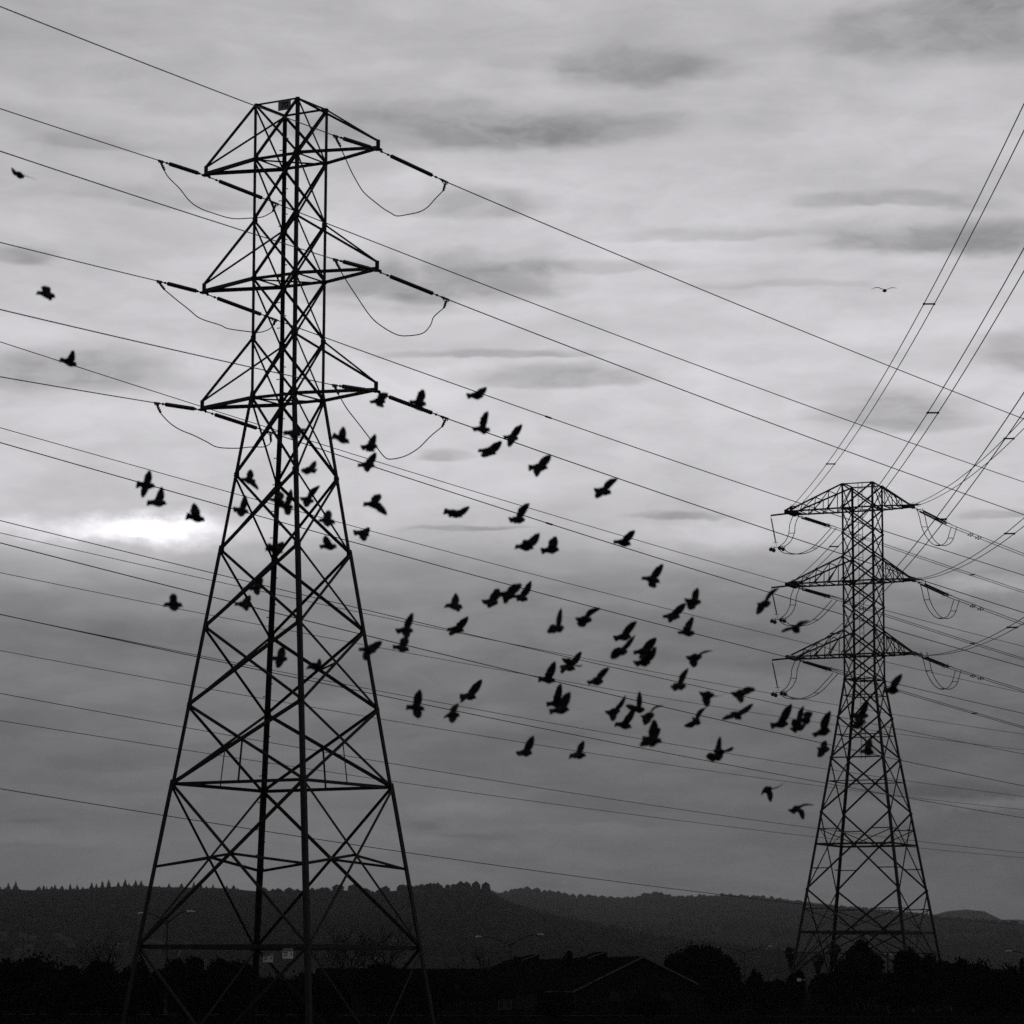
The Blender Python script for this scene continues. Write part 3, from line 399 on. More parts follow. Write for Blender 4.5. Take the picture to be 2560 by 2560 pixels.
# ------------------------------------------------------------------ helpers
class MB:
    """collects faces and links them as ONE mesh object"""
    def __init__(s): s.v = []; s.f = []
    def add(s, vs, fs):
        o = len(s.v); s.v += [tuple(v) for v in vs]; s.f += [tuple(i+o for i in f) for f in fs]
    def angle(s, p, q, nrm, w, t=None, off=0.0):
        """an L-section bar from p to q: one flange in the face with outward normal nrm, the other pointing inwards"""
        p, q, nrm = Vector(p), Vector(q), Vector(nrm)
        d = (q-p).normalized(); a = d.cross(nrm).normalized(); b = -(nrm - d*nrm.dot(d)).normalized()
        t = t or w*0.12
        pr = [(-w/2, 0), (w/2, 0), (w/2, t), (-w/2+t, t), (-w/2+t, w*0.8), (-w/2, w*0.8)]
        vs = [P + a*x + b*(y+off) for P in (p, q) for x, y in pr]
        fs = [(i, (i+1) % 6, 6+(i+1) % 6, 6+i) for i in range(6)] + [(5, 4, 3, 2, 1, 0), (6, 7, 8, 9, 10, 11)]
        s.add(vs, fs)
    def corner_angle(s, p, q, e1, e2, w, t):
        p, q, e1, e2 = Vector(p), Vector(q), Vector(e1), Vector(e2)
        pr = [(0, 0), (w, 0), (w, t), (t, t), (t, w), (0, w)]
        vs = [P + e1*x + e2*y for P in (p, q) for x, y in pr]
        fs = [(i, (i+1) % 6, 6+(i+1) % 6, 6+i) for i in range(6)] + [(5, 4, 3, 2, 1, 0), (6, 7, 8, 9, 10, 11)]
        s.add(vs, fs)
    def tube(s, pts, r, n=6, cap=True):
        pts = [Vector(p) for p in pts]; m = len(pts); rs = r if isinstance(r, (list, tuple)) else [r]*m
        vs = []; ref = None
        for i, p in enumerate(pts):
            d = (pts[min(i+1, m-1)] - pts[max(i-1, 0)]).normalized()
            if ref is None: ref = Vector((0, 0, 1)) if abs(d.z) < 0.9 else Vector((1, 0, 0))
            a = d.cross(ref).normalized(); b = a.cross(d).normalized(); ref = b
            for k in range(n):
                an = 2*math.pi*k/n
                vs.append(p + a*(rs[i]*math.cos(an)) + b*(rs[i]*math.sin(an)))
        fs = [(i*n+k, i*n+(k+1) % n, (i+1)*n+(k+1) % n, (i+1)*n+k) for i in range(m-1) for k in range(n)]
        if cap: fs += [tuple(range(n))[::-1], tuple(range((m-1)*n, m*n))]
        s.add(vs, fs)
    def box(s, c, sx, sy, sz, ax=None):
        c = Vector(c); X, Y, Z = ax or (Vector((1, 0, 0)), Vector((0, 1, 0)), Vector((0, 0, 1)))
        vs = [c + X*(i*sx/2) + Y*(j*sy/2) + Z*(k*sz/2) for k in (-1, 1) for j in (-1, 1) for i in (-1, 1)]
        s.add(vs, [(0, 2, 3, 1), (4, 5, 7, 6), (0, 1, 5, 4), (2, 6, 7, 3), (0, 4, 6, 2), (1, 3, 7, 5)])
    def ball(s, c, r, n=6, m=4, sc=(1, 1, 1)):
        c = Vector(c); vs = [c + Vector((0, 0, r*sc[2]))]
        for i in range(1, m):
            th = math.pi*i/m
            for k in range(n):
                ph = 2*math.pi*k/n
                vs.append(c + Vector((r*sc[0]*math.sin(th)*math.cos(ph), r*sc[1]*math.sin(th)*math.sin(ph), r*sc[2]*math.cos(th))))
        vs.append(c - Vector((0, 0, r*sc[2]))); L = len(vs)-1
        fs = [(0, 1+k, 1+(k+1) % n) for k in range(n)]
        for i in range(m-2):
            for k in range(n): fs.append((1+i*n+k, 1+(i+1)*n+k, 1+(i+1)*n+(k+1) % n, 1+i*n+(k+1) % n))
        fs += [(L, 1+(m-2)*n+(k+1) % n, 1+(m-2)*n+k) for k in range(n)]
        s.add(vs, fs)
    def build(s, name, m, parent=None, smooth=False, origin=None):
        me = bpy.data.meshes.new(name)
        o_ = Vector(origin) if origin is not None else Vector((0, 0, 0))
        me.from_pydata([tuple(Vector(v)-o_) for v in s.v], [], s.f); me.validate(); me.update()
        if smooth:
            for p in me.polygons: p.use_smooth = True
        me.materials.append(m)
        o = bpy.data.objects.new(name, me); C.objects.link(o)
        if parent is not None:
            o.parent = parent; o.location = o_ - Vector(parent.location) if parent.parent is None else o_
        else: o.location = o_
        return o
def tag(o, label=None, cat=None, group=None, kind=None):
    if label: o['label'] = label
    if cat: o['category'] = cat
    if group: o['group'] = group
    if kind: o['kind'] = kind
    return o
def thing(name, loc, label, cat, group=None):
    o = bpy.data.objects.new(name, None); C.objects.link(o); o.location = loc; o.empty_display_size = 0.3
    return tag(o, label, cat, group)
def part(mb, name, m, t, smooth=False):
    """a child mesh of the thing t (its vertices are given in world space)"""
    me = bpy.data.meshes.new(name); L = Vector(t.location)
    me.from_pydata([tuple(Vector(v)-L) for v in mb.v], [], mb.f); me.validate(); me.update()
    if smooth:
        for p in me.polygons: p.use_smooth = True
    me.materials.append(m); o = bpy.data.objects.new(name, me); C.objects.link(o); o.parent = t
    return o
def sub(mb, name, m, p, t, smooth=False):
    """a child of a part p of the thing t"""
    o = part(mb, name, m, t, smooth); o.parent = p
    return o
def text_mesh(txt, size, origin, X, Z, nrm, name, m, parent, t, depth=0.004, bold=0.0):
    cu = bpy.data.curves.new(name, 'FONT'); cu.body = txt; cu.size = size; cu.align_x = 'CENTER'; cu.align_y = 'CENTER'
    cu.extrude = depth; cu.offset = bold
    tmp = bpy.data.objects.new('tmp', cu); C.objects.link(tmp)
    dg = bpy.context.evaluated_depsgraph_get()
    me = bpy.data.meshes.new_from_object(tmp.evaluated_get(dg)); bpy.data.objects.remove(tmp)
    L = Vector(t.location); o_ = Vector(origin)
    for v in me.vertices: v.co = o_ + X*v.co.x + Z*v.co.y + nrm*v.co.z - L
    me.materials.clear(); me.materials.append(m)
    o = bpy.data.objects.new(name, me); C.objects.link(o); o.parent = parent
    return o

# ------------------------------------------------------------------ ground, road, hills
def structure(mb, name, m, smooth=False, kind='structure'):
    return tag(mb.build(name, m, None, smooth), kind=kind)
g = MB()
xs = [-9000, -3000, -1000, -400, -150, 0, 150, 400, 1000, 3000, 9000]; ys = [-300, 0, 100, 200, 300, 450, 700, 1200, 2500, 6000, 14000]
g.add([(x, y, 0) for y in ys for x in xs], [(j*11+i, j*11+i+1, (j+1)*11+i+1, (j+1)*11+i) for j in range(10) for i in range(10)])
structure(g, 'ground', GROUND)
rd = MB(); rd.add([(-400, 262, 0.05), (400, 274, 0.05), (400, 284, 0.05), (-400, 272, 0.05)], [(0, 1, 2, 3)])
rd.add([(-400, 262, 0), (400, 274, 0), (400, 274, 0.05), (-400, 262, 0.05)], [(0, 1, 2, 3)])
structure(rd, 'road', ASPH)
kb = MB()
kb.add([(-400, 261.6, 0), (400, 273.6, 0), (400, 273.6, .15), (-400, 261.6, .15), (-400, 261.98, 0), (400, 273.98, 0), (400, 273.98, .15), (-400, 261.98, .15)],
       [(0, 1, 2, 3), (3, 2, 6, 7), (5, 4, 7, 6), (0, 3, 7, 4), (1, 5, 6, 2)])
structure(kb, 'kerb', WALLM)

def interp(pts, x):
    if x <= pts[0][0]: return pts[0][1]
    for (a, b), (c, d) in zip(pts, pts[1:]):
        if x <= c: return b + (d-b)*(x-a)/(c-a)
    return pts[-1][1]
from mathutils import noise as mn
def hill(name, prof, y0, yc, yb, step, rough, x0, x1):
    """slope rising from y0 to a crest of the given profile at yc and falling to yb"""
    mb = MB(); nx = int((x1-x0)/step)+1; rows = [y0+(yc-y0)*(i/18)**0.9 for i in range(19)] + [yc+(yb-yc)*i/5 for i in range(1, 6)]
    H = []
    for j, y in enumerate(rows):
        for i in range(nx):
            x = x0+i*step; zc = interp(prof, x)
            t = (y-y0)/(yc-y0) if y <= yc else 1-(y-yc)/(yb-yc)
            z = zc*max(t, 0)**1.25
            k = rough*mn.fractal(Vector((x*.0022, y*.0022, 3.1)), 0.9, 2.0, 5)
            z += k*4*max(t, 0)*(1-max(t, 0))
            mb.v.append((x, y, max(z, -0.5) - 0.3*(j == 0)))
    mb.f = [(j*nx+i, j*nx+i+1, (j+1)*nx+i+1, (j+1)*nx+i) for j in range(len(rows)-1) for i in range(nx-1)]
    structure(mb, name, HILLM, True)
    return lambda x, y: interp(prof, x)*max(0, min(1, (y-y0)/(yc-y0)))**1.25 + 4*rough*mn.fractal(Vector((x*.0022, y*.0022, 3.1)), 0.9, 2.0, 5)*max(0, min(1, (y-y0)/(yc-y0)))*(1-max(0, min(1, (y-y0)/(yc-y0))))
ridge_z = hill('forest_ridge', RIDGE, 1800, 4500, 6200, 30, 9, -2400, 1400)
mid_z = hill('wooded_hill', MID, 2500, 8500, 9900, 50, 14, -3600, 3600)
hill('right_hill', HILL_R, 8200, 10500, 11600, 60, 10, 800, 3800)
hill('distant_hill', HILL_F, 10800, 12600, 13800, 80, 8, 1000, 4600)

# forest on the ridge: far wood that reads as one mass
def conifer(mb, x, y, z, h, r, n=6, tiers=4):
    """a spruce: stacked ragged cones on a trunk"""
    mb.tube([(x, y, z-1), (x, y, z+h*.3)], r*.12, 4)
    for k in range(tiers):
        zb = z + h*(.10+.62*k/tiers); zt = z + h*min(1, .10+.62*k/tiers+.42) if k < tiers-1 else z+h
        rr = r*(1-.75*k/tiers); o = len(mb.v); a0 = random.random()*6.28
        for i in range(n):
            a = a0+2*math.pi*i/n; q = rr*random.uniform(.7, 1.2)
            mb.v.append((x+q*math.cos(a), y+q*math.sin(a), zb+random.uniform(-.03, .03)*h))
        mb.v.append((x+random.uniform(-.05, .05)*r, y, zt))
        mb.f += [(o+i, o+(i+1) % n, o+n) for i in range(n)] + [tuple(range(o, o+n))[::-1]]
wood = MB()
def crown_ball(mb, x, y, z, r, sq=.8):
    o = len(mb.v); n, m = 6, 3
    mb.v.append((x, y, z+r*sq*random.uniform(.85, 1.1)))
    for j in range(1, m):
        for i in range(n):
            th = math.pi*j/m; ph = 6.283*i/n + j*.5; q = r*random.uniform(.75, 1.15)
            mb.v.append((x+q*math.sin(th)*math.cos(ph), y+q*math.sin(th)*math.sin(ph), z+q*sq*math.cos(th)))
    mb.v.append((x, y, z-r*sq)); L = len(mb.v)-1
    mb.f += [(o, o+1+i, o+1+(i+1) % n) for i in range(n)]
    mb.f += [(o+1+i, o+1+n+i, o+1+n+(i+1) % n, o+1+(i+1) % n) for i in range(n)]
    mb.f += [(L, o+1+n+(i+1) % n, o+1+n+i) for i in range(n)]
def plant(zf, y0, y1, n, xlo, xhi, share):
    for i in range(n):
        t = random.random(); y = y0+(y1-y0)*(1-(1-t)**1.6); x = random.uniform(max(-.17*y-160, xlo), min(.17*y+160, xhi))
        z = zf(x, y); r = random.uniform(4, 8)
        if random.random() < share: conifer(wood, x, y, z-1.5, random.uniform(7, 13), random.uniform(3, 5), 5, 2)
        else: crown_ball(wood, x, y, z+r*.15, r)
plant(ridge_z, 2300, 4150, 5200, -2400, 420, .4)
plant(mid_z, 4600, 8100, 5200, -900, 3600, .2)
for i in range(260):                                       # the crest lines themselves
    x = random.uniform(-900, -25); z = ridge_z(x, 4490)
    if x < -340: conifer(wood, x, 4490+random.uniform(-20, 5), z-2, random.choice((2, 3, 3, 5, 7)), random.uniform(2.6, 4.2), 6, 3)
    else: crown_ball(wood, x, 4490+random.uniform(-15, 5), z, random.choice((3, 4, 5, 7, 8)), 1.05)
for i in range(200):
    x = random.uniform(-60, 780); z = mid_z(x, 8480)
    r = random.choice((4, 6, 8, 10, 13))*(1.0 if x < 400 else .55); crown_ball(wood, x, 8480+random.uniform(-20, 5), z-r*.15, r, 1.0)
structure(wood, 'ridge_woodland', CONIFER, False, 'stuff')
for (x, h) in SPRUCES:
    mb = MB(); z = ridge_z(x, 4488); conifer(mb, x, 4488, z-1.5, h*1.15+1.5, h*.30+1.6, 8, 4)
    tag(mb.build('ridge_conifer', CONIFER, None, origin=(x, 4488, z)), 'dark conifer standing up from the skyline of the far wooded ridge', 'tree', 'conifers on the ridge skyline')

def small_house(name, x, y, z, w, d, h, rh, rot, m):
    mb = MB(); c, s = math.cos(rot), math.sin(rot)
    P = lambda a, b, q: (x+a*c-b*s, y+a*s+b*c, z+q)
    vs = [P(-w/2, -d/2, -2), P(w/2, -d/2, -2), P(w/2, d/2, -2), P(-w/2, d/2, -2), P(-w/2, -d/2, h), P(w/2, -d/2, h), P(w/2, d/2, h), P(-w/2, d/2, h), P(-w/2, 0, h+rh), P(w/2, 0, h+rh)]
    mb.add(vs, [(0, 1, 5, 4), (2, 3, 7, 6), (1, 2, 6, 9, 5), (3, 0, 4, 8, 7), (4, 5, 9, 8), (6, 7, 8, 9)])
    return mb.build(name, m, None, origin=(x, y, z))
for (x, y, w, h, lf_) in FARHOUSES:
    z = (ridge_z if lf_ else mid_z)(x, y)
    tag(small_house('far_house', x, y, z+2, w, 9, h, 2.5, random.uniform(-.3, .3), FARHOUSE), 'tiny pale house among trees at the foot of the far hills', 'house', 'far houses below the hills')

# ------------------------------------------------------------------ lattice towers
SGN = {'L': (-1, 1), 'F': (1, 1), 'R': (1, -1), 'K': (-1, -1)}
FACES = [('L', 'F', 'n'), ('F', 'R', 'u'), ('R', 'K', '-n'), ('K', 'L', '-u')]
class Frame:
    def __init__(s, T):
        s.o = Vector((T['x'], T['y'], 0)); y = T['yaw']
        s.u = Vector((math.cos(y), -math.sin(y), 0)); s.n = Vector((-math.sin(y), -math.cos(y), 0))
    def at(s, a, b, z): return s.o + s.u*a + s.n*b + Vector((0, 0, z))
    def cor(s, c, w, z): return s.at(SGN[c][0]*w, SGN[c][1]*w, z)
    def nrm(s, k): return {'n': s.n, 'u': s.u, '-n': -s.n, '-u': -s.u}[k]
def member(fr_p, fr_q, nrm, w, name, m, t, off=0.0, par=None):
    mb = MB(); mb.angle(fr_p, fr_q, nrm, w, None, off)
    return part(mb, name, m, t) if par is None else sub(mb, name, m, par, t)
def lerp(a, b, t): return a + (b-a)*t

# ---- the near tower
f1 = Frame(T1); Z1, W1 = T1['z'], T1['w']
t1 = thing('lattice_tower', (T1['x'], T1['y'], 0), 'large near lattice transmission tower with slender pointed crossarms and a number plate on top', 'transmission tower', 'steel transmission towers')
slope = (W1[11]-W1[10])/(Z1[10]-Z1[11]); wg = W1[11]+slope*Z1[11]
for c in 'LFRK':
    mb = MB(); e1 = f1.u*(-SGN[c][0]); e2 = f1.n*(-SGN[c][1])
    segs = [(f1.cor(c, W1[0]+.02, Z1[0]+.05), f1.cor(c, W1[5]+.02, Z1[5]-.3), .15), (f1.cor(c, W1[5]+.03, Z1[5]+.3), f1.cor(c, W1[7]+.03, Z1[7]-.2), .175),
            (f1.cor(c, W1[7]+.03, Z1[7]+.2), f1.cor(c, W1[10]+.03, Z1[10]-.2), .20), (f1.cor(c, W1[10]+.03, Z1[10]+.2), f1.cor(c, wg+.03, 0.0), .225)]
    for p, q, w in segs: mb.corner_angle(p, q, e1, e2, w, .022)
    part(mb, 'leg', STEEL, t1)
    if c == 'K':
        sb = MB()
        z = 4.0; k = 0
        while z < Z1[0]-1:
            w = W1[0] if z > Z1[5] else W1[5]+(wg-W1[5])*(Z1[5]-z)/Z1[5]
            b = f1.cor('K', w, z); d = f1.n if k % 2 else f1.u
            o = f1.n if k % 2 == 0 else f1.u
            sb.tube([b + o*.08, b + o*.08 - d*.19], .022, 5); sb.tube([b + o*.08 - d*.19, b + o*.08 - d*.21], .034, 5)
            z += .62; k += 1
        tag(part(sb, 'step_bolts', FITTING, t1), kind='stuff')
BW = [.085, .085, .085, .085, .085, .09, .095, .10, .105, .11, .10]
for i in range(11):
    if i == 10: pass
    for (a, b, k) in FACES:
        n = f1.nrm(k); w = BW[i]*(1.15 if k in ('n', '-n') else 1.25)
        A0, B0, A1, B1 = f1.cor(a, W1[i], Z1[i]), f1.cor(b, W1[i], Z1[i]), f1.cor(a, W1[i+1], Z1[i+1]), f1.cor(b, W1[i+1], Z1[i+1])
        member(A0, B1, n, w*1.0, 'brace', STEEL, t1, .02)
        member(B0, A1, n, w*1.2, 'brace', STEEL, t1, -.055)
        tX = W1[i]/(W1[i]+W1[i+1]); X = lerp(A0, B1, tX)
        if i == 9:                                                 # hanger from the crossing to the ring
            member(X, lerp(A1, B1, .5), n, .07, 'hanger', STEEL, t1, .09)
        if i == 10:                                                # chevron ring through the crossings
            zl = Z1[11] + .49*(Z1[10]-Z1[11]); wl = lerp(W1[11], W1[10], .49)
            member(f1.cor(a, wl, zl), X, n, .12, 'horizontal_strut', STEEL, t1, .11)
            member(X, f1.cor(b, wl, zl), n, .12, 'horizontal_strut', STEEL, t1, .11)
for i in (0, 10, 11):                                              # rings
    for (a, b, k) in FACES:
        member(f1.cor(a, W1[i], Z1[i]), f1.cor(b, W1[i], Z1[i]), f1.nrm(k), {0: .09, 10: .15, 11: .19}[i], 'horizontal_strut', STEEL, t1, .14 if i else .06)
def crossing(i, a, b):
    tX = W1[i]/(W1[i]+W1[i+1]); return lerp(f1.cor(a, W1[i], Z1[i]), f1.cor(b, W1[i+1], Z1[i+1]), tX)
for i in (8,):
    for (a, b, c) in (('L', 'F', 'K'), ('R', 'K', 'F')):
        p = crossing(i, a, b); q = crossing(i, 'K' if a == 'L' else 'F', 'L' if a == 'L' else 'R')
        member(lerp(p, q, .06), lerp(p, q, .94), Vector((0, 0, 1)), .08, 'tie', STEEL, t1)
for (a, b, k) in FACES:                                            # splayed struts below the lowest ring
    m_ = lerp(f1.cor(a, wg, .1), f1.cor(b, wg, .1), .5)
    member(f1.cor(a, W1[11], Z1[11]), m_, f1.nrm(k), .11, 'brace', STEEL, t1, .03)
    member(f1.cor(b, W1[11], Z1[11]), m_, f1.nrm(k), .11, 'brace', STEEL, t1, -.06)
for lv, top in ((1, 0), (3, 2), (5, 4)):
    za = Z1[lv]
    member(f1.cor('L', W1[lv], za), f1.cor('K', W1[lv], za), -f1.u, .08, 'horizontal_strut', STEEL, t1, .05)
    member(f1.cor('F', W1[lv], za), f1.cor('R', W1[lv], za), f1.u, .08, 'horizontal_strut', STEEL, t1, .05)
    member(f1.cor('L', W1[lv], za-.03), f1.cor('R', W1[lv], za-.03), Vector((0, 0, 1)), .08, 'horizontal_strut', STEEL, t1)
    member(f1.cor('L', W1[lv], za), f1.cor('F', W1[lv], za), f1.n, .15, 'horizontal_strut', STEEL, t1, .10)
    member(f1.cor('K', W1[lv], za), f1.cor('R', W1[lv], za), -f1.n, .15, 'horizontal_strut', STEEL, t1, .10)
    for sg, near, back in ((-1, 'L', 'K'), (1, 'F', 'R')):
        tp = f1.at(sg*T1['arm'], 0, za)
        pl = MB(); pl.box(tp + Vector((0, 0, .12)), .16, .10, .52, (f1.u, f1.n, Vector((0, 0, 1))))
        pl.box(tp + Vector((0, 0, -.08)), .34, .26, .07, (f1.u, f1.n, Vector((0, 0, 1))))
        arm = part(pl, 'crossarm', STEEL, t1)
        for c, d in ((near, f1.n), (back, -f1.n)):
            member(f1.cor(c, W1[lv], za), tp + d*.06, d, .165, 'lower_chord', STEEL, t1, .0, arm)
            member(f1.cor(c, W1[top], Z1[top]-.04), tp + d*.05 + Vector((0, 0, .33)), d, .105 if c in 'LF' else .075, 'upper_chord', STEEL, t1, .0, arm)
gp = MB()
for i in range(1, 11):
    for (a, b, k) in FACES:
        for c, o in ((a, b), (b, a)):
            p = f1.cor(c, W1[i], Z1[i]); q = f1.cor(o, W1[i], Z1[i]); X = (q-p).normalized(); n = f1.nrm(k)
            gp.box(p + X*.12 - n*.004, .22, .016, .24, (X, n, Vector((0, 0, 1))))
tag(part(gp, 'gusset_plates', STEEL, t1), kind='stuff')
# number plate near the front corner of the top ring
pc = lerp(f1.cor('L', W1[0], Z1[0]), f1.cor('F', W1[0], Z1[0]), .70) + f1.n*.04 + Vector((0, 0, -.28))
npm = MB(); npm.box(pc, .72, .012, .46, (f1.u, f1.n, Vector((0, 0, 1))))
npo = part(npm, 'number_plate', PLATE, t1)
text_mesh('70', .40, pc + f1.n*.010, f1.u, Vector((0, 0, 1)), f1.n, 'numeral', INK, npo, t1, .003, .008)

# danger signs on the lowest ring
def warning_sign(c, X, nrm, w, h, label, loc):
    t = thing('warning_sign', c, label, 'sign', 'warning signs on the big tower'); Z = Vector((0, 0, 1)); c = Vector(c)
    b = MB(); b.box(c, w, .012, h, (X, nrm, Z)); part(b, 'panel', WHITE, t)
    b = MB(); b.box(c + Z*h*.34 + nrm*.008, w*.99, .008, h*.31, (X, nrm, Z)); hd = part(b, 'header', REDDISH, t)
    text_mesh('DANGER', h*.23, c + Z*h*.335 + nrm*.014 + X*w*.08, X, Z, nrm, 'lettering', WHITE, hd, t, .002, .0)
    b = MB(); q = c - X*w*.39 + Z*h*.34 + nrm*.014
    b.add([q - X*.035 - Z*.03, q + X*.035 - Z*.03, q + Z*.035], [(0, 1, 2)]); sub(b, 'triangle', WHITE, hd, t)
    b = MB()
    for i, (l, s) in enumerate(((.46, 0), (.34, .02), (.42, 0))):
        b.box(c - X*w*(.22-s/2) + Z*h*(.08-.16*i) + nrm*.008, w*l, .004, h*.075, (X, nrm, Z))
    part(b, 'text_lines', INK, t)
    b = MB(); q = c + X*w*.32 - Z*h*.12 + nrm*.008                 # lightning figure
    pts = [(-.01, .10), (.05, .10), (.025, .03), (.055, .03), (-.03, -.12), (-.005, -.02), (-.04, -.02)]
    b.add([q + X*x*w*1.6 + Z*y*h*1.9 for x, y in pts], [(0, 6, 5, 4, 3, 2, 1)]); part(b, 'pictogram', INK, t)
kl = lambda t, dz: lerp(f1.cor('K', W1[11], Z1[11]+dz), f1.cor('R', W1[11], Z1[11]+dz), t)
lf = lambda t, dz: lerp(f1.cor('L', W1[11], Z1[11]+dz), f1.cor('F', W1[11], Z1[11]+dz), t)
warning_sign(lf(SIGNS[0][0], SIGNS[0][1]) + f1.n*.17, f1.u, f1.n, .56, .46, 'brighter warning sign with dark header, nearer the front leg of the big tower', 0)
warning_sign(kl(SIGNS[1][0], SIGNS[1][1]) + f1.n*.17, f1.u, f1.n, .56, .46, 'duller warning sign with dark header, nearer the rear leg of the big tower', 1)

# ---- the far tower
f2 = Frame(T2); Z2, W2 = T2['z'], T2['w']
t2 = thing('lattice_tower', (T2['x'], T2['y'], 0), 'smaller farther lattice transmission tower with trussed crossarms and twin conductors', 'transmission tower', 'steel transmission towers')
WB = 1.655; ZW = 33.35
def w2(z): return WB if z >= ZW else WB + (W2[4]-WB)*(ZW-z)/(ZW-Z2[4]) if z >= Z2[4] else W2[4] + (W2[7]-W2[4])*(Z2[4]-z)/(Z2[4]-Z2[7])
for c in 'LFRK':
    mb = MB(); e1 = f2.u*(-SGN[c][0]); e2 = f2.n*(-SGN[c][1])
    for za, zb, w in ((Z2[0], ZW, .20), (ZW, Z2[4], .25), (Z2[4], Z2[6], .27), (Z2[6], 0, .30)):
        mb.corner_angle(f2.cor(c, w2(za)+.03, za+.06), f2.cor(c, w2(zb)+.03, zb-.06), e1, e2, w, .03)
    part(mb, 'leg', STEEL2, t2)
LV = [Z2[0], Z2[1], 48.4, 45.95, Z2[2], 40.9, 38.4, Z2[3], ZW, 29.5, Z2[4], Z2[5], Z2[6], 3.4]
for i in range(len(LV)-1):
    za, zb = LV[i], LV[i+1]; wa, wb = w2(za), w2(zb)
    for (a, b, k) in FACES:
        n = f2.nrm(k); w = .15 if i < 8 else .165
        A0, B0, A1, B1 = f2.cor(a, wa, za), f2.cor(b, wa, za), f2.cor(a, wb, zb), f2.cor(b, wb, zb)
        member(A0, B1, n, w, 'brace', STEEL2, t2, .03); member(B0, A1, n, w, 'brace', STEEL2, t2, -.10)
        X = lerp(A0, B1, wa/(wa+wb))
        if i in (9, 10, 11, 12) or i == 8:                         # light redundant struts at the crossings
            zx = X.z; wx = w2(zx)
            if i in (8, 9, 10):
                member(f2.cor(a, wx, zx), f2.cor(b, wx, zx), n, .10, 'redundant_strut', STEEL2, t2, .2)
            else:
                for c0, c1, q0, q1 in ((A0, A1, A0, B1), (B0, B1, B0, A1)):
                    for tt in (.36,):
                        pz = lerp(q0, q1, tt*.62); cz = f2.cor(a if c0 == A0 else b, w2(pz.z), pz.z)
                        member(cz, pz, n, .10, 'redundant_strut', STEEL2, t2, .2)
                        member(cz, lerp(q0, q1, wa/(wa+wb)), n, .085, 'redundant_strut', STEEL2, t2, .24)
                for c0, c1, q0, q1 in ((A1, A0, A1, B0), (B1, B0, B1, A0)):
                    pz = lerp(q0, q1, .27); cz = f2.cor(a if c0 == A1 else b, w2(pz.z), pz.z)
                    member(cz, pz, n, .10, 'redundant_strut', STEEL2, t2, .2)
for z, w in ((Z2[0], .12), (Z2[1], .17), (Z2[2], .17), (Z2[3], .17), (ZW, .15), (16.6, .20), (Z2[7], .24)):
    for (a, b, k) in FACES:
        member(f2.cor(a, w2(z), z), f2.cor(b, w2(z), z), f2.nrm(k), w, 'horizontal_strut', STEEL2, t2, .16)
    if z < Z2[0]-1 and z > 30: member(f2.cor('L', w2(z), z), f2.cor('R', w2(z), z), Vector((0, 0, 1)), .08, 'horizontal_strut', STEEL2, t2)
member(f2.cor('L', w2(Z2[4]), Z2[4]), f2.cor('F', w2(Z2[4]), Z2[4]), f2.n, .14, 'horizontal_strut', STEEL2, t2, .16)
for (a, b, k) in FACES:                                            # fan of struts under the lowest belt
    z0, zb = Z2[7], .1; n = f2.nrm(k)
    for tt in (.33, .67):
        p = lerp(f2.cor(a, w2(z0), z0), f2.cor(b, w2(z0), z0), tt)
        for q in (f2.cor(a, w2(4.2), 4.2), f2.cor(b, w2(4.2), 4.2)): member(p, q, n, .11, 'redundant_strut', STEEL2, t2, .26)
ld = MB()                                                          # climbing ladder inside the body
for sx in (-.22, .22): ld.tube([f2.at(-.55+sx, -1.0, Z2[4]), f2.at(-.55+sx, -1.0, Z2[0]+.5)], .03, 4)
z = Z2[4]+.3
while z < Z2[0]+.3: ld.tube([f2.at(-.77, -1.0, z), f2.at(-.33, -1.0, z)], .024, 4); z += .6
part(ld, 'ladder', STEEL2, t2)
TIPS2 = {}
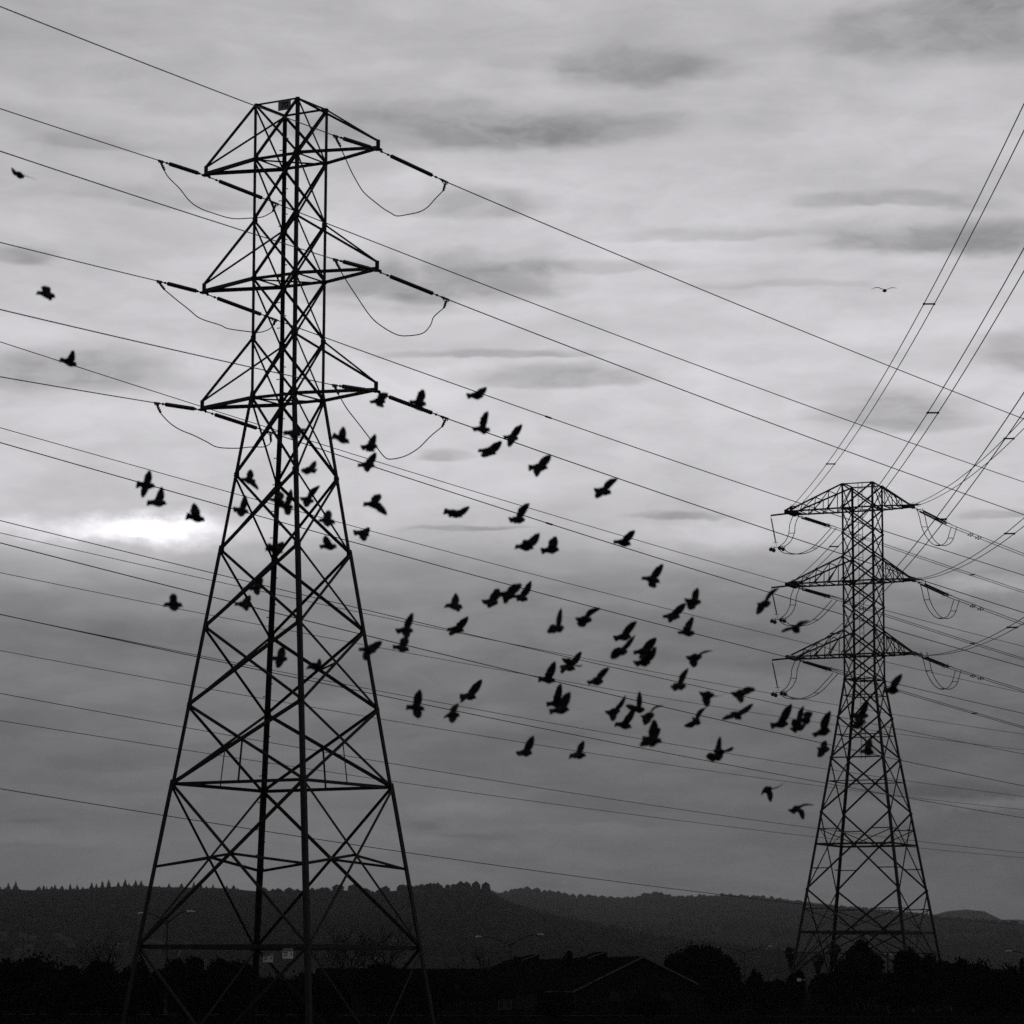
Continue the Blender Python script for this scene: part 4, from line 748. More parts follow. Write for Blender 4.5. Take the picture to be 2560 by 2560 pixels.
for ai, (zb, zt) in enumerate(((Z2[1], Z2[0]), (Z2[2], 45.95), (Z2[3], 38.4)), 1):
    for sg, length, hw, cs in ((-1, T2['arml'], 1.35, 'LK'), (1, T2['armr'], .75, 'FR')):
        sd = 'l' if sg < 0 else 'r'; a = sg*length
        pn, pf = f2.at(a, hw, zb), f2.at(a, -hw, zb); TIPS2[sd+str(ai)] = (pn, pf)
        eb = MB(); eb.box((pn+pf)/2, .30, 2*hw+.3, .34, (f2.u, f2.n, Vector((0, 0, 1))))
        eb.box((pn+pf)/2 - f2.u*sg*.55, .9, 2*hw*.9, .10, (f2.u, f2.n, Vector((0, 0, 1))))
        arm = part(eb, 'crossarm', STEEL2, t2)
        if sd == 'l': member(f2.at(a, 0, zb), f2.at(a-2.15, 0, zb-.12), f2.n, .16, 'outrigger', STEEL2, t2, 0, arm)
        nseg = 4 if sd == 'l' else 3
        lows, ups = [], []
        for c, d, tip in ((cs[0], f2.n, pn), (cs[1], -f2.n, pf)):
            lo0, up0 = f2.cor(c, WB, zb), f2.cor(c, WB, zt); up1 = tip*.0 + f2.at(a-sg*.25, hw*.7*(1 if d == f2.n else -1), zb+.22)
            member(lo0, tip, d, .16, 'lower_chord', STEEL2, t2, 0, arm); member(up0, up1, d, .15, 'upper_chord', STEEL2, t2, 0, arm)
            lows.append([lerp(lo0, tip, i/nseg) for i in range(nseg+1)]); ups.append([lerp(up0, up1, i/nseg) for i in range(nseg+1)])
            for i in range(1, nseg):
                member(lows[-1][i], ups[-1][i], d, .095, 'web_strut', STEEL2, t2, .05, arm)
                member(lows[-1][i], ups[-1][i-1] if sg < 0 else ups[-1][i-1], d, .095, 'web_strut', STEEL2, t2, .09, arm)
        for i in range(1, nseg):
            member(lows[0][i], lows[1][i], Vector((0, 0, 1)), .095, 'web_strut', STEEL2, t2, .03, arm)
            member(lows[0][i-1], lows[1][i], Vector((0, 0, 1)), .095, 'web_strut', STEEL2, t2, .06, arm)
            member(ups[0][i], ups[1][i], Vector((0, 0, 1)), .085, 'web_strut', STEEL2, t2, .03, arm)
            member(lows[0][i], ups[1][i], f2.u, .08, 'web_strut', STEEL2, t2, .03, arm)

# ------------------------------------------------------------------ conductors and insulators
def on(W, s, dz=0.0, dx=0.0):
    A, th, s0, s1, c = W
    return Vector((A[0]+math.sin(th)*s+math.cos(th)*dx, A[1]+math.cos(th)*s-math.sin(th)*dx, c[0]+c[1]*s+c[2]*s*s+dz))
def wire_pts(W, n, a=None, b=None, dx=0.0):
    a = W[2] if a is None else a; b = W[3] if b is None else b
    return [on(W, a+(b-a)*i/n, 0, dx) for i in range(n+1)]
SPLICE = {'l2': 28.2, 'l3': 28.3}
LEVEL = {'1': 'topmost', '2': 'middle', '3': 'lowest'}; SIDE = {'l': 'left', 'r': 'right'}
def single(name, pts, r, label, cat, group):
    mb = MB(); mb.tube(pts, r, 5)
    return tag(mb.build(name, WIRE, None, True, origin=pts[0]), label, cat, group)
def disc_stack(mb, p, q, r, pitch, n=8):
    L = (q-p).length; m = max(4, int(L/pitch)); pts, rs = [], []
    for i in range(m):
        for f, k in ((.02, .42), (.30, 1.0), (.62, .92), (.78, .42)):
            pts.append(p.lerp(q, (i+f)/m)); rs.append(r*k)
    mb.tube(pts, rs, n)
def strain_string(tip, end, label, group, lug_to, r=.105):
    t = thing('insulator_string', tip, label, 'insulator', group); d = end-tip
    P = lambda f: tip + d*f
    for f0, f1_, kn in ((0, .185, (.05, .14)), (.75, .90, (.82,))):
        b = MB(); b.tube([P(f0), P(f1_)], .028, 5)
        for q in kn: b.ball(P(q), .065)
        part(b, 'link', FITTING, t)
    b = MB(); disc_stack(b, P(.18), P(.765), r, .146); part(b, 'disc_stack', GLAZE, t)
    b = MB(); b.tube([P(.87), P(.90), P(.99), P(1.0)], [.03, .055, .05, .03], 6)
    for k in range(3): b.box(P(.92+.03*k) - Vector((0, 0, .06)), .05, .05, .10)
    part(b, 'clamp', FITTING, t)
    b = MB(); q0 = P(.955) - Vector((0, 0, .04)); q1 = Vector(lug_to); b.tube([q0, q0.lerp(q1, .5), q1], [.035, .05, .04], 6)
    b.tube([P(.89), q0.lerp(q1, .35)], .02, 4)
    for k in range(4): b.ball(q0.lerp(q1, .25+.22*k) + f1.u*(.05 if k % 2 else .06), .045)
    part(b, 'jumper_lug', FITTING, t)
for k in ('l1', 'r1', 'l2', 'r2', 'l3', 'r3'):
    lv = {'1': 1, '2': 3, '3': 5}[k[1]]; sg = -1 if k[0] == 'l' else 1
    tip = f1.at(sg*T1['arm'], 0, Z1[lv]-.09)
    arm = "big tower's %s %s arm" % (LEVEL[k[1]], SIDE[k[0]])
    n0, f0 = on(T1N[k], T1N[k][3]), on(T1F[k], T1F[k][2])
    strain_string(tip - f1.u*0, n0, 'dark insulator string reaching up to the left from ' + 'the ' + arm, 'insulator strings of the big tower', T1J[k][0])
    strain_string(tip + Vector((0, 0, -.02)), f0, 'dark insulator string slanting down to the right from ' + 'the ' + arm, 'insulator strings of the big tower', T1J[k][-1])
    single('conductor', wire_pts(T1N[k], 30), .024, 'conductor running off the left edge from ' + 'the ' + arm, 'power line', 'conductors of the big tower')
    far_ = single('conductor', wire_pts(T1F[k], 44), .027, 'conductor running down to the right edge from ' + 'the ' + arm, 'power line', 'conductors of the big tower')
    if k in SPLICE:                                                # compression sleeve on the conductor
        sm = MB(); L0 = far_.location; sm.tube([on(T1F[k], SPLICE[k]+q) - L0 for q in (-.32, -.28, .28, .32)], [.03, .05, .05, .03], 6)
        o_ = sm.build('splice_sleeve', FITTING); o_.parent = far_
    js = [Vector(p) for p in T1J[k]]
    pts = []
    for i in range(len(js)-1):
        p0, p1, p2, p3 = js[max(i-1, 0)], js[i], js[i+1], js[min(i+2, len(js)-1)]
        for q in range(4):
            t = q/4; pts.append(.5*((2*p1)+(p2-p0)*t+(2*p0-5*p1+4*p2-p3)*t*t+(3*p1-p0-3*p2+p3)*t**3))
    pts.append(js[-1])
    single('jumper_cable', pts, .026, 'slack jumper cable hanging in a loop under the ' + arm, 'cable', 'jumper cables of the big tower')
BGL = {'a': 'thin conductor passing the tip of the big tower\'s lowest left crossarm from behind', 'b': 'upper of two conductors entering the left edge just above the bright cloud',
 'c': 'lower of two conductors entering the left edge just above the bright cloud', 'd': 'topmost of three conductors entering the left edge at the bright cloud',
 'e': 'middle one of three conductors entering the left edge at the bright cloud', 'f': 'lowest of three conductors entering the left edge at the bright cloud',
 'g': 'single conductor entering the left edge a little below the bright cloud', 'h': 'upper of two conductors that start together at the left edge',
 'i': 'lower of two conductors that start together at the left edge', 'j': 'single conductor just under the two that start together at the left edge',
 'k': 'upper of two conductors crossing the big tower between its lower braces and ring', 'l': 'lower of two conductors crossing the big tower between its lower braces and ring',
 'm': 'lowest conductor of all, meeting the ridge skyline towards the right'}
for k, W in BG.items():
    r = {'a': .027, 'b': .027, 'c': .032, 'd': .030, 'f': .032, 'i': .032, 'm': .032}.get(k, .036)
    single('conductor', wire_pts(W, 60), r, BGL[k], 'power line', 'conductors of the lines behind the big tower')

def twin_line(W, dxs, r, label, spacers, dampers=(), n=40, jit=0.0):
    p0 = on(W, W[2]); t = thing('twin_conductor', p0, label, 'power line', 'twin conductors of the small tower')
    for dx in dxs:
        b = MB(); b.tube(wire_pts(W, n, dx=dx), r, 5); part(b, 'cable', WIRE, t, True)
    for s in spacers:
        b = MB(); a, c = on(W, s, 0, dxs[0]), on(W, s, 0, dxs[1]); b.tube([a, c], .06, 5); b.ball(a, .09); b.ball(c, .09); part(b, 'spacer', FITTING, t)
    for s, dx in dampers:
        b = MB(); a, c = on(W, s-.22, -.12, dx), on(W, s+.22, -.12, dx); b.tube([a, c], .012, 4); b.ball(a, .08); b.ball(c, .08)
        b.tube([on(W, s, 0, dx), on(W, s, -.12, dx)], .015, 4); part(b, 'damper', FITTING, t)
def twin_string(p, q, side, label, r=.11):
    t = thing('double_insulator_string', p, label, 'insulator', 'insulator strings of the small tower'); d = q-p
    for s in (-.24, .24):
        o = side*s; b = MB(); disc_stack(b, p + o + d*.22, p + o + d*.84, r, .15, 7); st = part(b, 'disc_stack', GLAZE, t)
    b = MB(); b.tube([p, p + d*.12], .04, 5)
    b.tube([p + side*-.3 + d*.14, p + side*.3 + d*.14], .05, 5)
    b.tube([p + side*-.45 + d*.88, p + side*.45 + d*.88], .05, 5)
    for s in (-.24, .24): b.tube([p + side*s + d*.14, p + side*s + d*.22], .025, 4); b.tube([p + side*s + d*.84, p + side*s + d*.88], .025, 4); b.tube([p + side*s*1.4 + d*.88, p + side*s*1.4 + d], .045, 5)
    part(b, 'yoke', FITTING, t)
    b = MB(); c = p + d*.82; up = Vector((0, 0, 1)); dn = d.normalized(); e1 = dn.cross(up).normalized(); e2 = e1.cross(dn)
    for s in (-.24, .24): b.tube([c + side*s + (e1*math.cos(a*.5236)+e2*math.sin(a*.5236))*.22 for a in range(13)], .018, 4, False)
    part(b, 'corona_ring', FITTING, t)
SPN = {'l1': (40.5, 112.8), 'l2': (42.7, 113.9), 'l3': (42.7, 117), 'r1': (80.3,), 'r2': (79.5,), 'r3': (80,)}
for k in ('l1', 'r1', 'l2', 'r2', 'l3', 'r3'):
    pn, pf = TIPS2[k]; a = "small tower's %s %s arm" % (LEVEL[k[1]], SIDE[k[0]])
    Wn, Wf = T2N[k], T2F[k]
    sgn = -.72
    twin_line(Wn, (0.0, -.72), .034, 'pair of conductors rising towards the upper right from the ' + a, SPN[k])
    twin_line(Wf, (0.0, -.62), .036, 'pair of conductors running down to the right from the ' + a, (Wf[2]+24,) if k[0] == 'l' else (), ((Wf[2]+3.2, 0), (Wf[2]+4.6, 0), (Wf[2]+3.7, -.62), (Wf[2]+5.0, -.62)))
    dn = Vector((math.cos(Wn[1]), -math.sin(Wn[1]), 0)); df = Vector((math.cos(Wf[1]), -math.sin(Wf[1]), 0))
    twin_string(pn, on(Wn, Wn[2], 0, -.36), dn, 'foreshortened double insulator string pointing at the viewer on the ' + a)
    twin_string(pf, on(Wf, Wf[2], 0, -.31), df, 'double insulator string slanting down to the right from the ' + a)
    J = [Vector(p) for p in T2J[k]]; t = thing('twin_jumper', J[0], 'pair of slack jumper cables looping below the ' + a, 'cable', 'jumper cables of the small tower')
    offs = (Vector((0, 0, 0)), f2.u*.55 + f2.n*-.15)
    def cr(js, m=3):
        out = []
        for i in range(len(js)-1):
            p0, p1, p2, p3 = js[max(i-1, 0)], js[i], js[i+1], js[min(i+2, len(js)-1)]
            for q in range(m):
                t_ = q/m; out.append(.5*((2*p1)+(p2-p0)*t_+(2*p0-5*p1+4*p2-p3)*t_*t_+(3*p1-p0-3*p2+p3)*t_**3))
        return out + [js[-1]]
    for o in offs:
        b = MB(); b.tube([p + o for p in cr(J)], .042, 5); part(b, 'cable', WIRE, t, True)
    for i in ((2, 9) if k[0] == 'l' else (2, 5, 8)):
        b = MB(); b.tube([J[i], J[i] + offs[1]], .035, 4); b.ball(J[i], .05); b.ball(J[i]+offs[1], .05); part(b, 'spacer', FITTING, t)
    if k[0] == 'l':
        top = f2.at(-T2['arml']-2.15, 0, Z2[int(k[1])]-.14); bot = J[4] + f2.u*-.25 + Vector((0, 0, .15))
        t = thing('hanging_insulator', top, 'hanging rod insulator holding the jumper below the ' + a, 'insulator', 'hanging insulators of the small tower')
        b = MB(); b.tube([top, top.lerp(bot, .10)], .02, 4); part(b, 'link', FITTING, t)
        b = MB(); disc_stack(b, top.lerp(bot, .10), top.lerp(bot, .86), .085, .12, 7); part(b, 'rod', GLAZE, t)
        b = MB(); b.tube([top.lerp(bot, .86), bot], .022, 4); b.tube([bot - f2.u*.5 - Vector((0, 0, .2)), bot + f2.u*.9], .035, 5); q = top.lerp(bot, .88); b.tube([q - f2.u*.25, q + f2.u*.25], .03, 4); part(b, 'yoke', FITTING, t)
        for dx, dz in ((-.62, -.30), (-.30, -.42), (.35, -.22), (.72, -.34)):
            b = MB(); b.ball(bot + f2.u*dx + Vector((0, 0, dz)), .21, 8, 6); b.tube([bot + f2.u*dx*.8, bot + f2.u*dx + Vector((0, 0, dz))], .04, 4); part(b, 'weight', FITTING, t, True)

# ------------------------------------------------------------------ buildings
def gable_house(name, label, x0, x1, y, depth, ridge, eave, wallm=WALLM, over=.35, trim=True):
    """house whose ridge runs along x"""
    t = thing(name, ((x0+x1)/2, y+depth/2, 0), label, 'house'); yb = y+depth; ym = y+depth/2
    b = MB(); v = [(x0, y, 0), (x1, y, 0), (x1, yb, 0), (x0, yb, 0), (x0, y, eave), (x1, y, eave), (x1, yb, eave), (x0, yb, eave), (x0, ym, ridge-.12), (x1, ym, ridge-.12)]
    b.add(v, [(0, 1, 5, 4), (2, 3, 7, 6), (1, 2, 6, 9, 5), (3, 0, 4, 8, 7)]); part(b, 'wall', wallm, t)
    sl = (ridge-eave)/(depth/2)
    for s in (-1, 1):
        b = MB(); ye = ym + s*(depth/2+over); ze = eave-over*sl
        P = [(x0-over, ym, ridge), (x1+over, ym, ridge), (x1+over, ye, ze), (x0-over, ye, ze)]
        b.add(P + [(a, c, z-.12) for a, c, z in P], [(0, 1, 2, 3), (7, 6, 5, 4), (0, 4, 5, 1), (1, 5, 6, 2), (2, 6, 7, 3), (3, 7, 4, 0)])
        part(b, 'roof_slope', ROOFM, t)
    for xx in ((x0-over-.02, x1+over+.02) if trim else ()):
        for s in (-1, 1):
            b = MB(); b.tube([(xx, ym, ridge-.02), (xx, ym+s*(depth/2+over), eave-over*sl-.02)], .07, 4); part(b, 'fascia', FASCIA, t)
    return t
L_ = LONG
t = gable_house('long_house', 'long low dark roofed house behind the big tower\'s right leg', L_['x0'], L_['x1'], L_['y'], 8.0, L_['ridge'], L_['eave'])
for k, fx in enumerate((.62, .80, .93)):
    b = MB(); xx = L_['x0'] + (L_['x1']-L_['x0'])*fx; b.box((xx, L_['y']-.03, L_['eave']-.9), 1.3, .08, 1.0); fr = part(b, 'window', FASCIA, t)
    b = MB(); b.box((xx, L_['y']-.06, L_['eave']-.9), 1.1, .06, .8); sub(b, 'pane', GLASS, fr, t)
S_ = SHED
t = gable_house('outbuilding', 'low outbuilding with pale eaves left of the banner lamp post', S_['x0'], S_['x1'], S_['y'], 4.0, S_['ridge'], S_['eave'], trim=False)
for fx in (.78, .93):
    b = MB(); xx = S_['x0'] + (S_['x1']-S_['x0'])*fx; b.box((xx, S_['y']-.03, S_['eave']-.75), .55, .08, .95); fr = part(b, 'window', FASCIA, t)
    b = MB(); b.box((xx, S_['y']-.06, S_['eave']-.75), .42, .06, .8); sub(b, 'pane', GLASS, fr, t)
Q_ = COT
gable_house('cottage', 'small dark cottage roof low under the big tower, left of its rear leg', Q_['x0'], Q_['x1'], Q_['y'], 3.0, Q_['ridge'], Q_['eave'], trim=False)
# main house: gable to the viewer, ridge running back to the left
Hs = HOUSE; fx_, fy_, rz = Hs['front']; bx_, by_ = Hs['back']; hw = Hs['half']; ez = Hs['eave']
ax = Vector((bx_-fx_, by_-fy_, 0)); Lh = ax.length; ax.normalize(); sd = Vector((ax.y, -ax.x, 0)); Zv = Vector((0, 0, 1)); O = Vector((fx_, fy_, 0))
t = thing('gabled_house', O, 'large house with a pale edged gable facing the viewer and a long dark roof', 'house')
P = lambda a, l, z: O + sd*a + ax*l + Zv*z
b = MB(); b.add([P(-hw, 0, 0), P(hw, 0, 0), P(hw, 0, ez), P(0, 0, rz-.15), P(-hw, 0, ez), P(-hw, Lh, 0), P(hw, Lh, 0), P(hw, Lh, ez), P(0, Lh, rz-.15), P(-hw, Lh, ez)],
    [(0, 1, 2, 3, 4), (6, 5, 9, 8, 7), (5, 0, 4, 9), (1, 6, 7, 2)]); part(b, 'wall', WALLM, t)
slp = (rz-ez)/hw
for s in (-1, 1):
    b = MB(); q = [P(0, -.5, rz), P(0, Lh+.5, rz), P(s*(hw+.5), Lh+.5, ez-.5*slp), P(s*(hw+.5), -.5, ez-.5*slp)]
    b.add(q + [v - Zv*.14 for v in q], [(0, 1, 2, 3), (7, 6, 5, 4), (0, 4, 5, 1), (1, 5, 6, 2), (2, 6, 7, 3), (3, 7, 4, 0)]); part(b, 'roof_slope', ROOFM, t)
    b = MB(); X = (P(s*(hw+.5), -.55, ez-.5*slp) - P(0, -.55, rz)); d = X.normalized(); nrm = d.cross(ax).normalized()
    b.box(P(0, -.55, rz-.06) + X*.5, X.length, .05, .15, (d, ax, nrm)); part(b, 'fascia', FASCIA, t)
b = MB(); b.box(P(-hw-1.6, .2, ez-.28), 2.4, .06, .12, (sd, ax, Zv)); part(b, 'eave_board', FASCIA, t)
for (l, w, h) in ((22, 3.2, .55), (62, 3.6, .55)):                # raised clerestories on the ridge
    b = MB(); q = [P(-1.6, l-w, rz-.75), P(.25, l-w, rz-.1), P(.25, l-w, rz+h), P(-1.6, l-w, rz+h-.65), P(-1.6, l+w, rz-.75), P(.25, l+w, rz-.1), P(.25, l+w, rz+h), P(-1.6, l+w, rz+h-.65)]
    b.add(q, [(0, 1, 2, 3), (5, 4, 7, 6), (3, 2, 6, 7), (4, 0, 3, 7), (1, 5, 6, 2)]); dm = part(b, 'clerestory', ROOFM, t)
    b = MB(); b.tube([P(.3, l-w-.05, rz+h), P(-1.7, l-w-.05, rz+h-.68)], .06, 4); sub(b, 'fascia', FASCIA, dm, t)
b = MB(); c0 = P(0, 55, rz)
b.tube([c0, c0 + Zv*1.3], .03, 4); b.tube([c0 + sd*.35, c0 + Zv*.9], .02, 4); b.tube([c0 - sd*.35, c0 + Zv*.9], .02, 4); part(b, 'aerial', FITTING, t)
for a in (-2.4, 2.2):
    b = MB(); b.box(P(a, -.04, ez-.7), 1.5, .08, 1.1, (sd, ax, Zv)); fr = part(b, 'window', WALLM, t)
    b = MB(); b.box(P(a, -.08, ez-.7), 1.3, .06, .9, (sd, ax, Zv)); sub(b, 'pane', GLASS, fr, t)

# ------------------------------------------------------------------ street furniture
for i, (x, y, zj, heads, lab) in enumerate(LAMPS):
    t = thing('street_lamp', (x, y, 0), lab, 'street lamp', 'street lamps')
    b = MB(); b.tube([(x, y, 0), (x, y, .5), (x, y, zj+.25)], [.15, .13, .09], 8); b.ball((x, y, zj+.28), .11); part(b, 'post', GALV, t)
    for hx, hz in heads:
        s = 1 if hx > x else -1; L = abs(hx-x); hl = min(.75, L*.8)
        xe = hx - s*hl
        b = MB(); n = 10; pts = []
        for k in range(n+1):
            u = k/n; pts.append((x + (xe-x)*u, y, zj + (hz-zj)*(1-(1-u)**1.9)))
        b.tube(pts, [.08-.02*k/n for k in range(n+1)], 6); part(b, 'arm', GALV, t)
        b = MB(); c = Vector((xe + s*hl/2, y, hz+.0)); b.ball(c, .5, 8, 5, (hl*1.15, .34, .22)); b.box(c - Vector((0, 0, .06)), hl*.7, .2, .05)
        part(b, 'lamp_head', LAMPH, t, True)
x0, x1, zt, zb = BANNER; y = LAMPS[1][1]; h = zt-zb
t = thing('street_banner', ((x0+x1)/2, y, zb), 'dark banner with pale bands hanging from the middle street lamp', 'banner')
b = MB(); b.box(((x0+x1)/2, y, (zt+zb)/2), x1-x0, .015, h); part(b, 'cloth', ROOFM, t)
for f0_, f1_ in ((.19, .36),):
    b = MB(); b.box(((x0+x1)/2+.04, y-.012, zt-h*(f0_+f1_)/2), (x1-x0)*.9, .006, h*(f1_-f0_)*.8); part(b, 'pale_band', PLATE, t)
b = MB()                                                            # grass-like strokes of the print
for k in range(11):
    xx = x0 + (x1-x0)*(.12+.076*k); hh = h*random.uniform(.05, .14); lean = random.uniform(-.1, .14)
    zz = zt-h*.66; b.add([(xx-.03, y-.012, zz), (xx+.04, y-.012, zz), (xx+lean, y-.012, zz+hh)], [(0, 1, 2)])
b.box(((x0+x1)/2, y-.012, zt-h*.71), (x1-x0)*.88, .006, h*.09); part(b, 'printed_grass', PLATE, t)
b = MB(); b.tube([(LAMPS[1][0], y, zt+.03), (x1+.05, y, zt+.03)], .03, 5); b.tube([(LAMPS[1][0], y, zb-.03), (x1+.05, y, zb-.03)], .03, 5); part(b, 'bracket', GALV, t)
sx_, sy_, sz_ = STREETSIGN
t = thing('street_name_sign', (sx_, sy_, sz_), 'small dark street name sign with a pale border below the dome trees, bottom right', 'sign')
b = MB(); b.box((sx_, sy_, sz_), 1.66, .03, .56); pnl = part(b, 'panel', ROOFM, t)
b = MB()
for dz in (-.25, .25): b.box((sx_, sy_-.02, sz_+dz), 1.62, .01, .03)
for dx in (-.80, .80): b.box((sx_+dx, sy_-.02, sz_), .03, .01, .47)
part(b, 'border', PLATE, t)
text_mesh('Hyder Park', .27, (sx_, sy_-.02, sz_), Vector((1, 0, 0)), Vector((0, 0, 1)), Vector((0, -1, 0)), 'lettering', PLATE, t, t, .003, .004)
b = MB(); b.tube([(sx_-.9, sy_+.05, sz_+.4), (sx_+1.7, sy_+.05, sz_+.25)], .04, 5); b.tube([(sx_+1.7, sy_+.05, 0), (sx_+1.7, sy_+.05, sz_+.5)], .07, 6)
for dx in (-.5, .5): b.tube([(sx_+dx, sy_+.05, sz_+.2), (sx_+dx, sy_+.05, sz_+.4)], .015, 4)
part(b, 'mast_arm', GALV, t)
rx, ry, rz_, px_, pz_ = ROADSIGN
t = thing('road_sign', (rx, ry, 0), 'pale blank backed road sign on a thin pole below the fan palms', 'sign')
b = MB(); b.tube([(rx, ry, 0), (rx, ry, rz_+.3)], .035, 6); part(b, 'post', GALV, t)
b = MB(); b.box((px_, ry, pz_), .36, .02, .28); b.tube([(px_, ry+.03, pz_), (rx, ry+.03, pz_)], .02, 4); part(b, 'panel', WHITE, t)

# ------------------------------------------------------------------ trees
def leaf(mb, p, s):
    a = Vector((random.gauss(0, 1), random.gauss(0, 1), random.gauss(0, .8))).normalized(); c = a.orthogonal().normalized(); d = a.cross(c)
    an = random.random()*6.28; e1 = c*math.cos(an)+d*math.sin(an); e2 = d*math.cos(an)-c*math.sin(an)
    mb.add([p - e1*s, p + e2*s*.55, p + e1*s, p - e2*s*.5], [(0, 1, 2, 3)])
def rugged(mb, c, r, n=10, m=7):
    o = len(mb.v)
    def pt(th, ph):
        d = Vector((math.sin(th)*math.cos(ph), math.sin(th)*math.sin(ph), math.cos(th)))
        k = 1+.28*mn.noise(d*2.3+c*1.7)
        return c + Vector((d.x*r[0], d.y*r[1], d.z*r[2]))*k
    vs = [pt(0, 0)] + [pt(math.pi*j/m, 6.283*i/n) for j in range(1, m) for i in range(n)] + [pt(math.pi, 0)]; L = len(vs)-1
    fs = [(0, 1+i, 1+(i+1) % n) for i in range(n)] + [(1+j*n+i, 1+(j+1)*n+i, 1+(j+1)*n+(i+1) % n, 1+j*n+(i+1) % n) for j in range(m-2) for i in range(n)] + [(L, 1+(m-2)*n+(i+1) % n, 1+(m-2)*n+i) for i in range(n)]
    mb.add(vs, fs)
def crown(mb, x, y, ztop, hw, kind):
    zb = .2; lobes = []
    H_ = ztop-zb
    if kind == 'c': lobes = [(Vector((x, y, zb+H_*f)), Vector((hw*(1.05-f), hw*(1.05-f), H_*.22))) for f in (.15, .35, .55, .75)]
    else:
        lobes.append((Vector((x, y, zb+H_*.52)), Vector((hw*.80, hw*.8, H_*.42))))
        for k in range(11):
            a = 6.283*k/11+random.random()*.6; q = hw*random.uniform(.35, .80); f = random.uniform(.22, .80); s_ = random.uniform(.22, .44)
            lobes.append((Vector((x+q*math.cos(a), y+q*math.sin(a)*.9, zb+H_*f)), Vector((hw*s_, hw*s_, H_*random.uniform(.10, .24)))))
        for k in range(3): s_ = random.uniform(.22, .42); lobes.append((Vector((x+random.uniform(-.45, .45)*hw, y, ztop-H_*random.uniform(.15, .30))), Vector((hw*s_, hw*s_, H_*random.uniform(.12, .18)))))
    for c, r in lobes:
        rugged(mb, c, r*.86)
        n = int(150+260*min(2.0, r.x))
        for i in range(n):
            d = Vector((random.gauss(0, 1), random.gauss(0, 1), random.gauss(0, 1))).normalized()
            if kind == 's' and d.z > .4: k = random.uniform(.85, 1.45)
            else: k = random.uniform(.80, 1.12) if random.random() < .85 else random.uniform(1.05, 1.38)
            leaf(mb, c + Vector((d.x*r.x, d.y*r.y, d.z*r.z))*k, random.uniform(.10, .24))
for i, (x, y, zt, hw, kind, lab) in enumerate(TREES):
    low = zt < 3.6
    t = thing('shrub' if low else ('cypress' if kind == 'c' else 'broadleaf_tree'), (x, y, 0), lab, 'shrub' if low else 'tree', 'dark trees and shrubs along the road')
    b = MB(); b.tube([(x, y, -.2), (x+.05, y, zt*.3), (x-.05, y, zt*.6)], [.12+.02*hw, .1+.015*hw, .05], 7)
    for k in range(3): a = 2.1*k; b.tube([(x, y, zt*.28), (x+hw*.35*math.cos(a), y+hw*.35*math.sin(a), zt*.6)], [.07, .03], 5)
    part(b, 'trunk', BARK, t)
    b = MB(); crown(b, x, y, zt, hw, kind); part(b, 'crown', LEAF if i % 2 else LEAF2, t)
def branch(mb, p, d, L, r, depth, droop=0.0):
    pts = [p]; dd = d.copy(); n = 4
    for k in range(n):
        dd = (dd + Vector((random.gauss(0, .12), random.gauss(0, .12), random.gauss(0, .08)-droop*.15))).normalized(); pts.append(pts[-1] + dd*L/n)
    mb.tube(pts, [r*(1-.6*k/n) for k in range(n+1)], 5 if depth > 1 else 3)
    if depth <= 0: return
    for k in range(4 if depth > 1 else 5):
        q = random.uniform(.3, 1.0); i = min(n-1, int(q*n)); pp = pts[i].lerp(pts[i+1], q*n-i)
        a = random.random()*6.283; side = Vector((math.cos(a), math.sin(a), random.uniform(.2, .9))).normalized()
        branch(mb, pp, (dd*.7 + side*.8).normalized(), L*random.uniform(.38, .6), r*.45, depth-1, droop)
for i, (x, y, zt, w, lab) in enumerate(BARE):
    t = thing('bare_tree', (x, y, 0), lab, 'tree', 'leafless trees')
    b = MB(); tp = Vector((x + (.5 if i == 3 else 0), y, zt*.62)); b.tube([(x - (.4 if i == 3 else 0), y, 0), tp.lerp(Vector((x, y, 0)), .5), tp], [.13, .10, .06], 6); part(b, 'trunk', BARK, t)
    b = MB()
    nb = max(4, int(6*w))
    for k in range(nb):
        a = 6.283*k/nb+random.random(); f = random.uniform(.35, 1.0)
        p = Vector((x, y, 0)).lerp(tp, f); d = Vector((math.cos(a)*.55*min(w, 1.3), math.sin(a)*.55*min(w, 1.3), 1.0)).normalized()
        branch(b, p, d, (zt-p.z)*random.uniform(.65, .98), .05, 3 if w > 1.1 else 2, .5 if i == 7 else 0)
    part(b, 'branches', BARK, t)
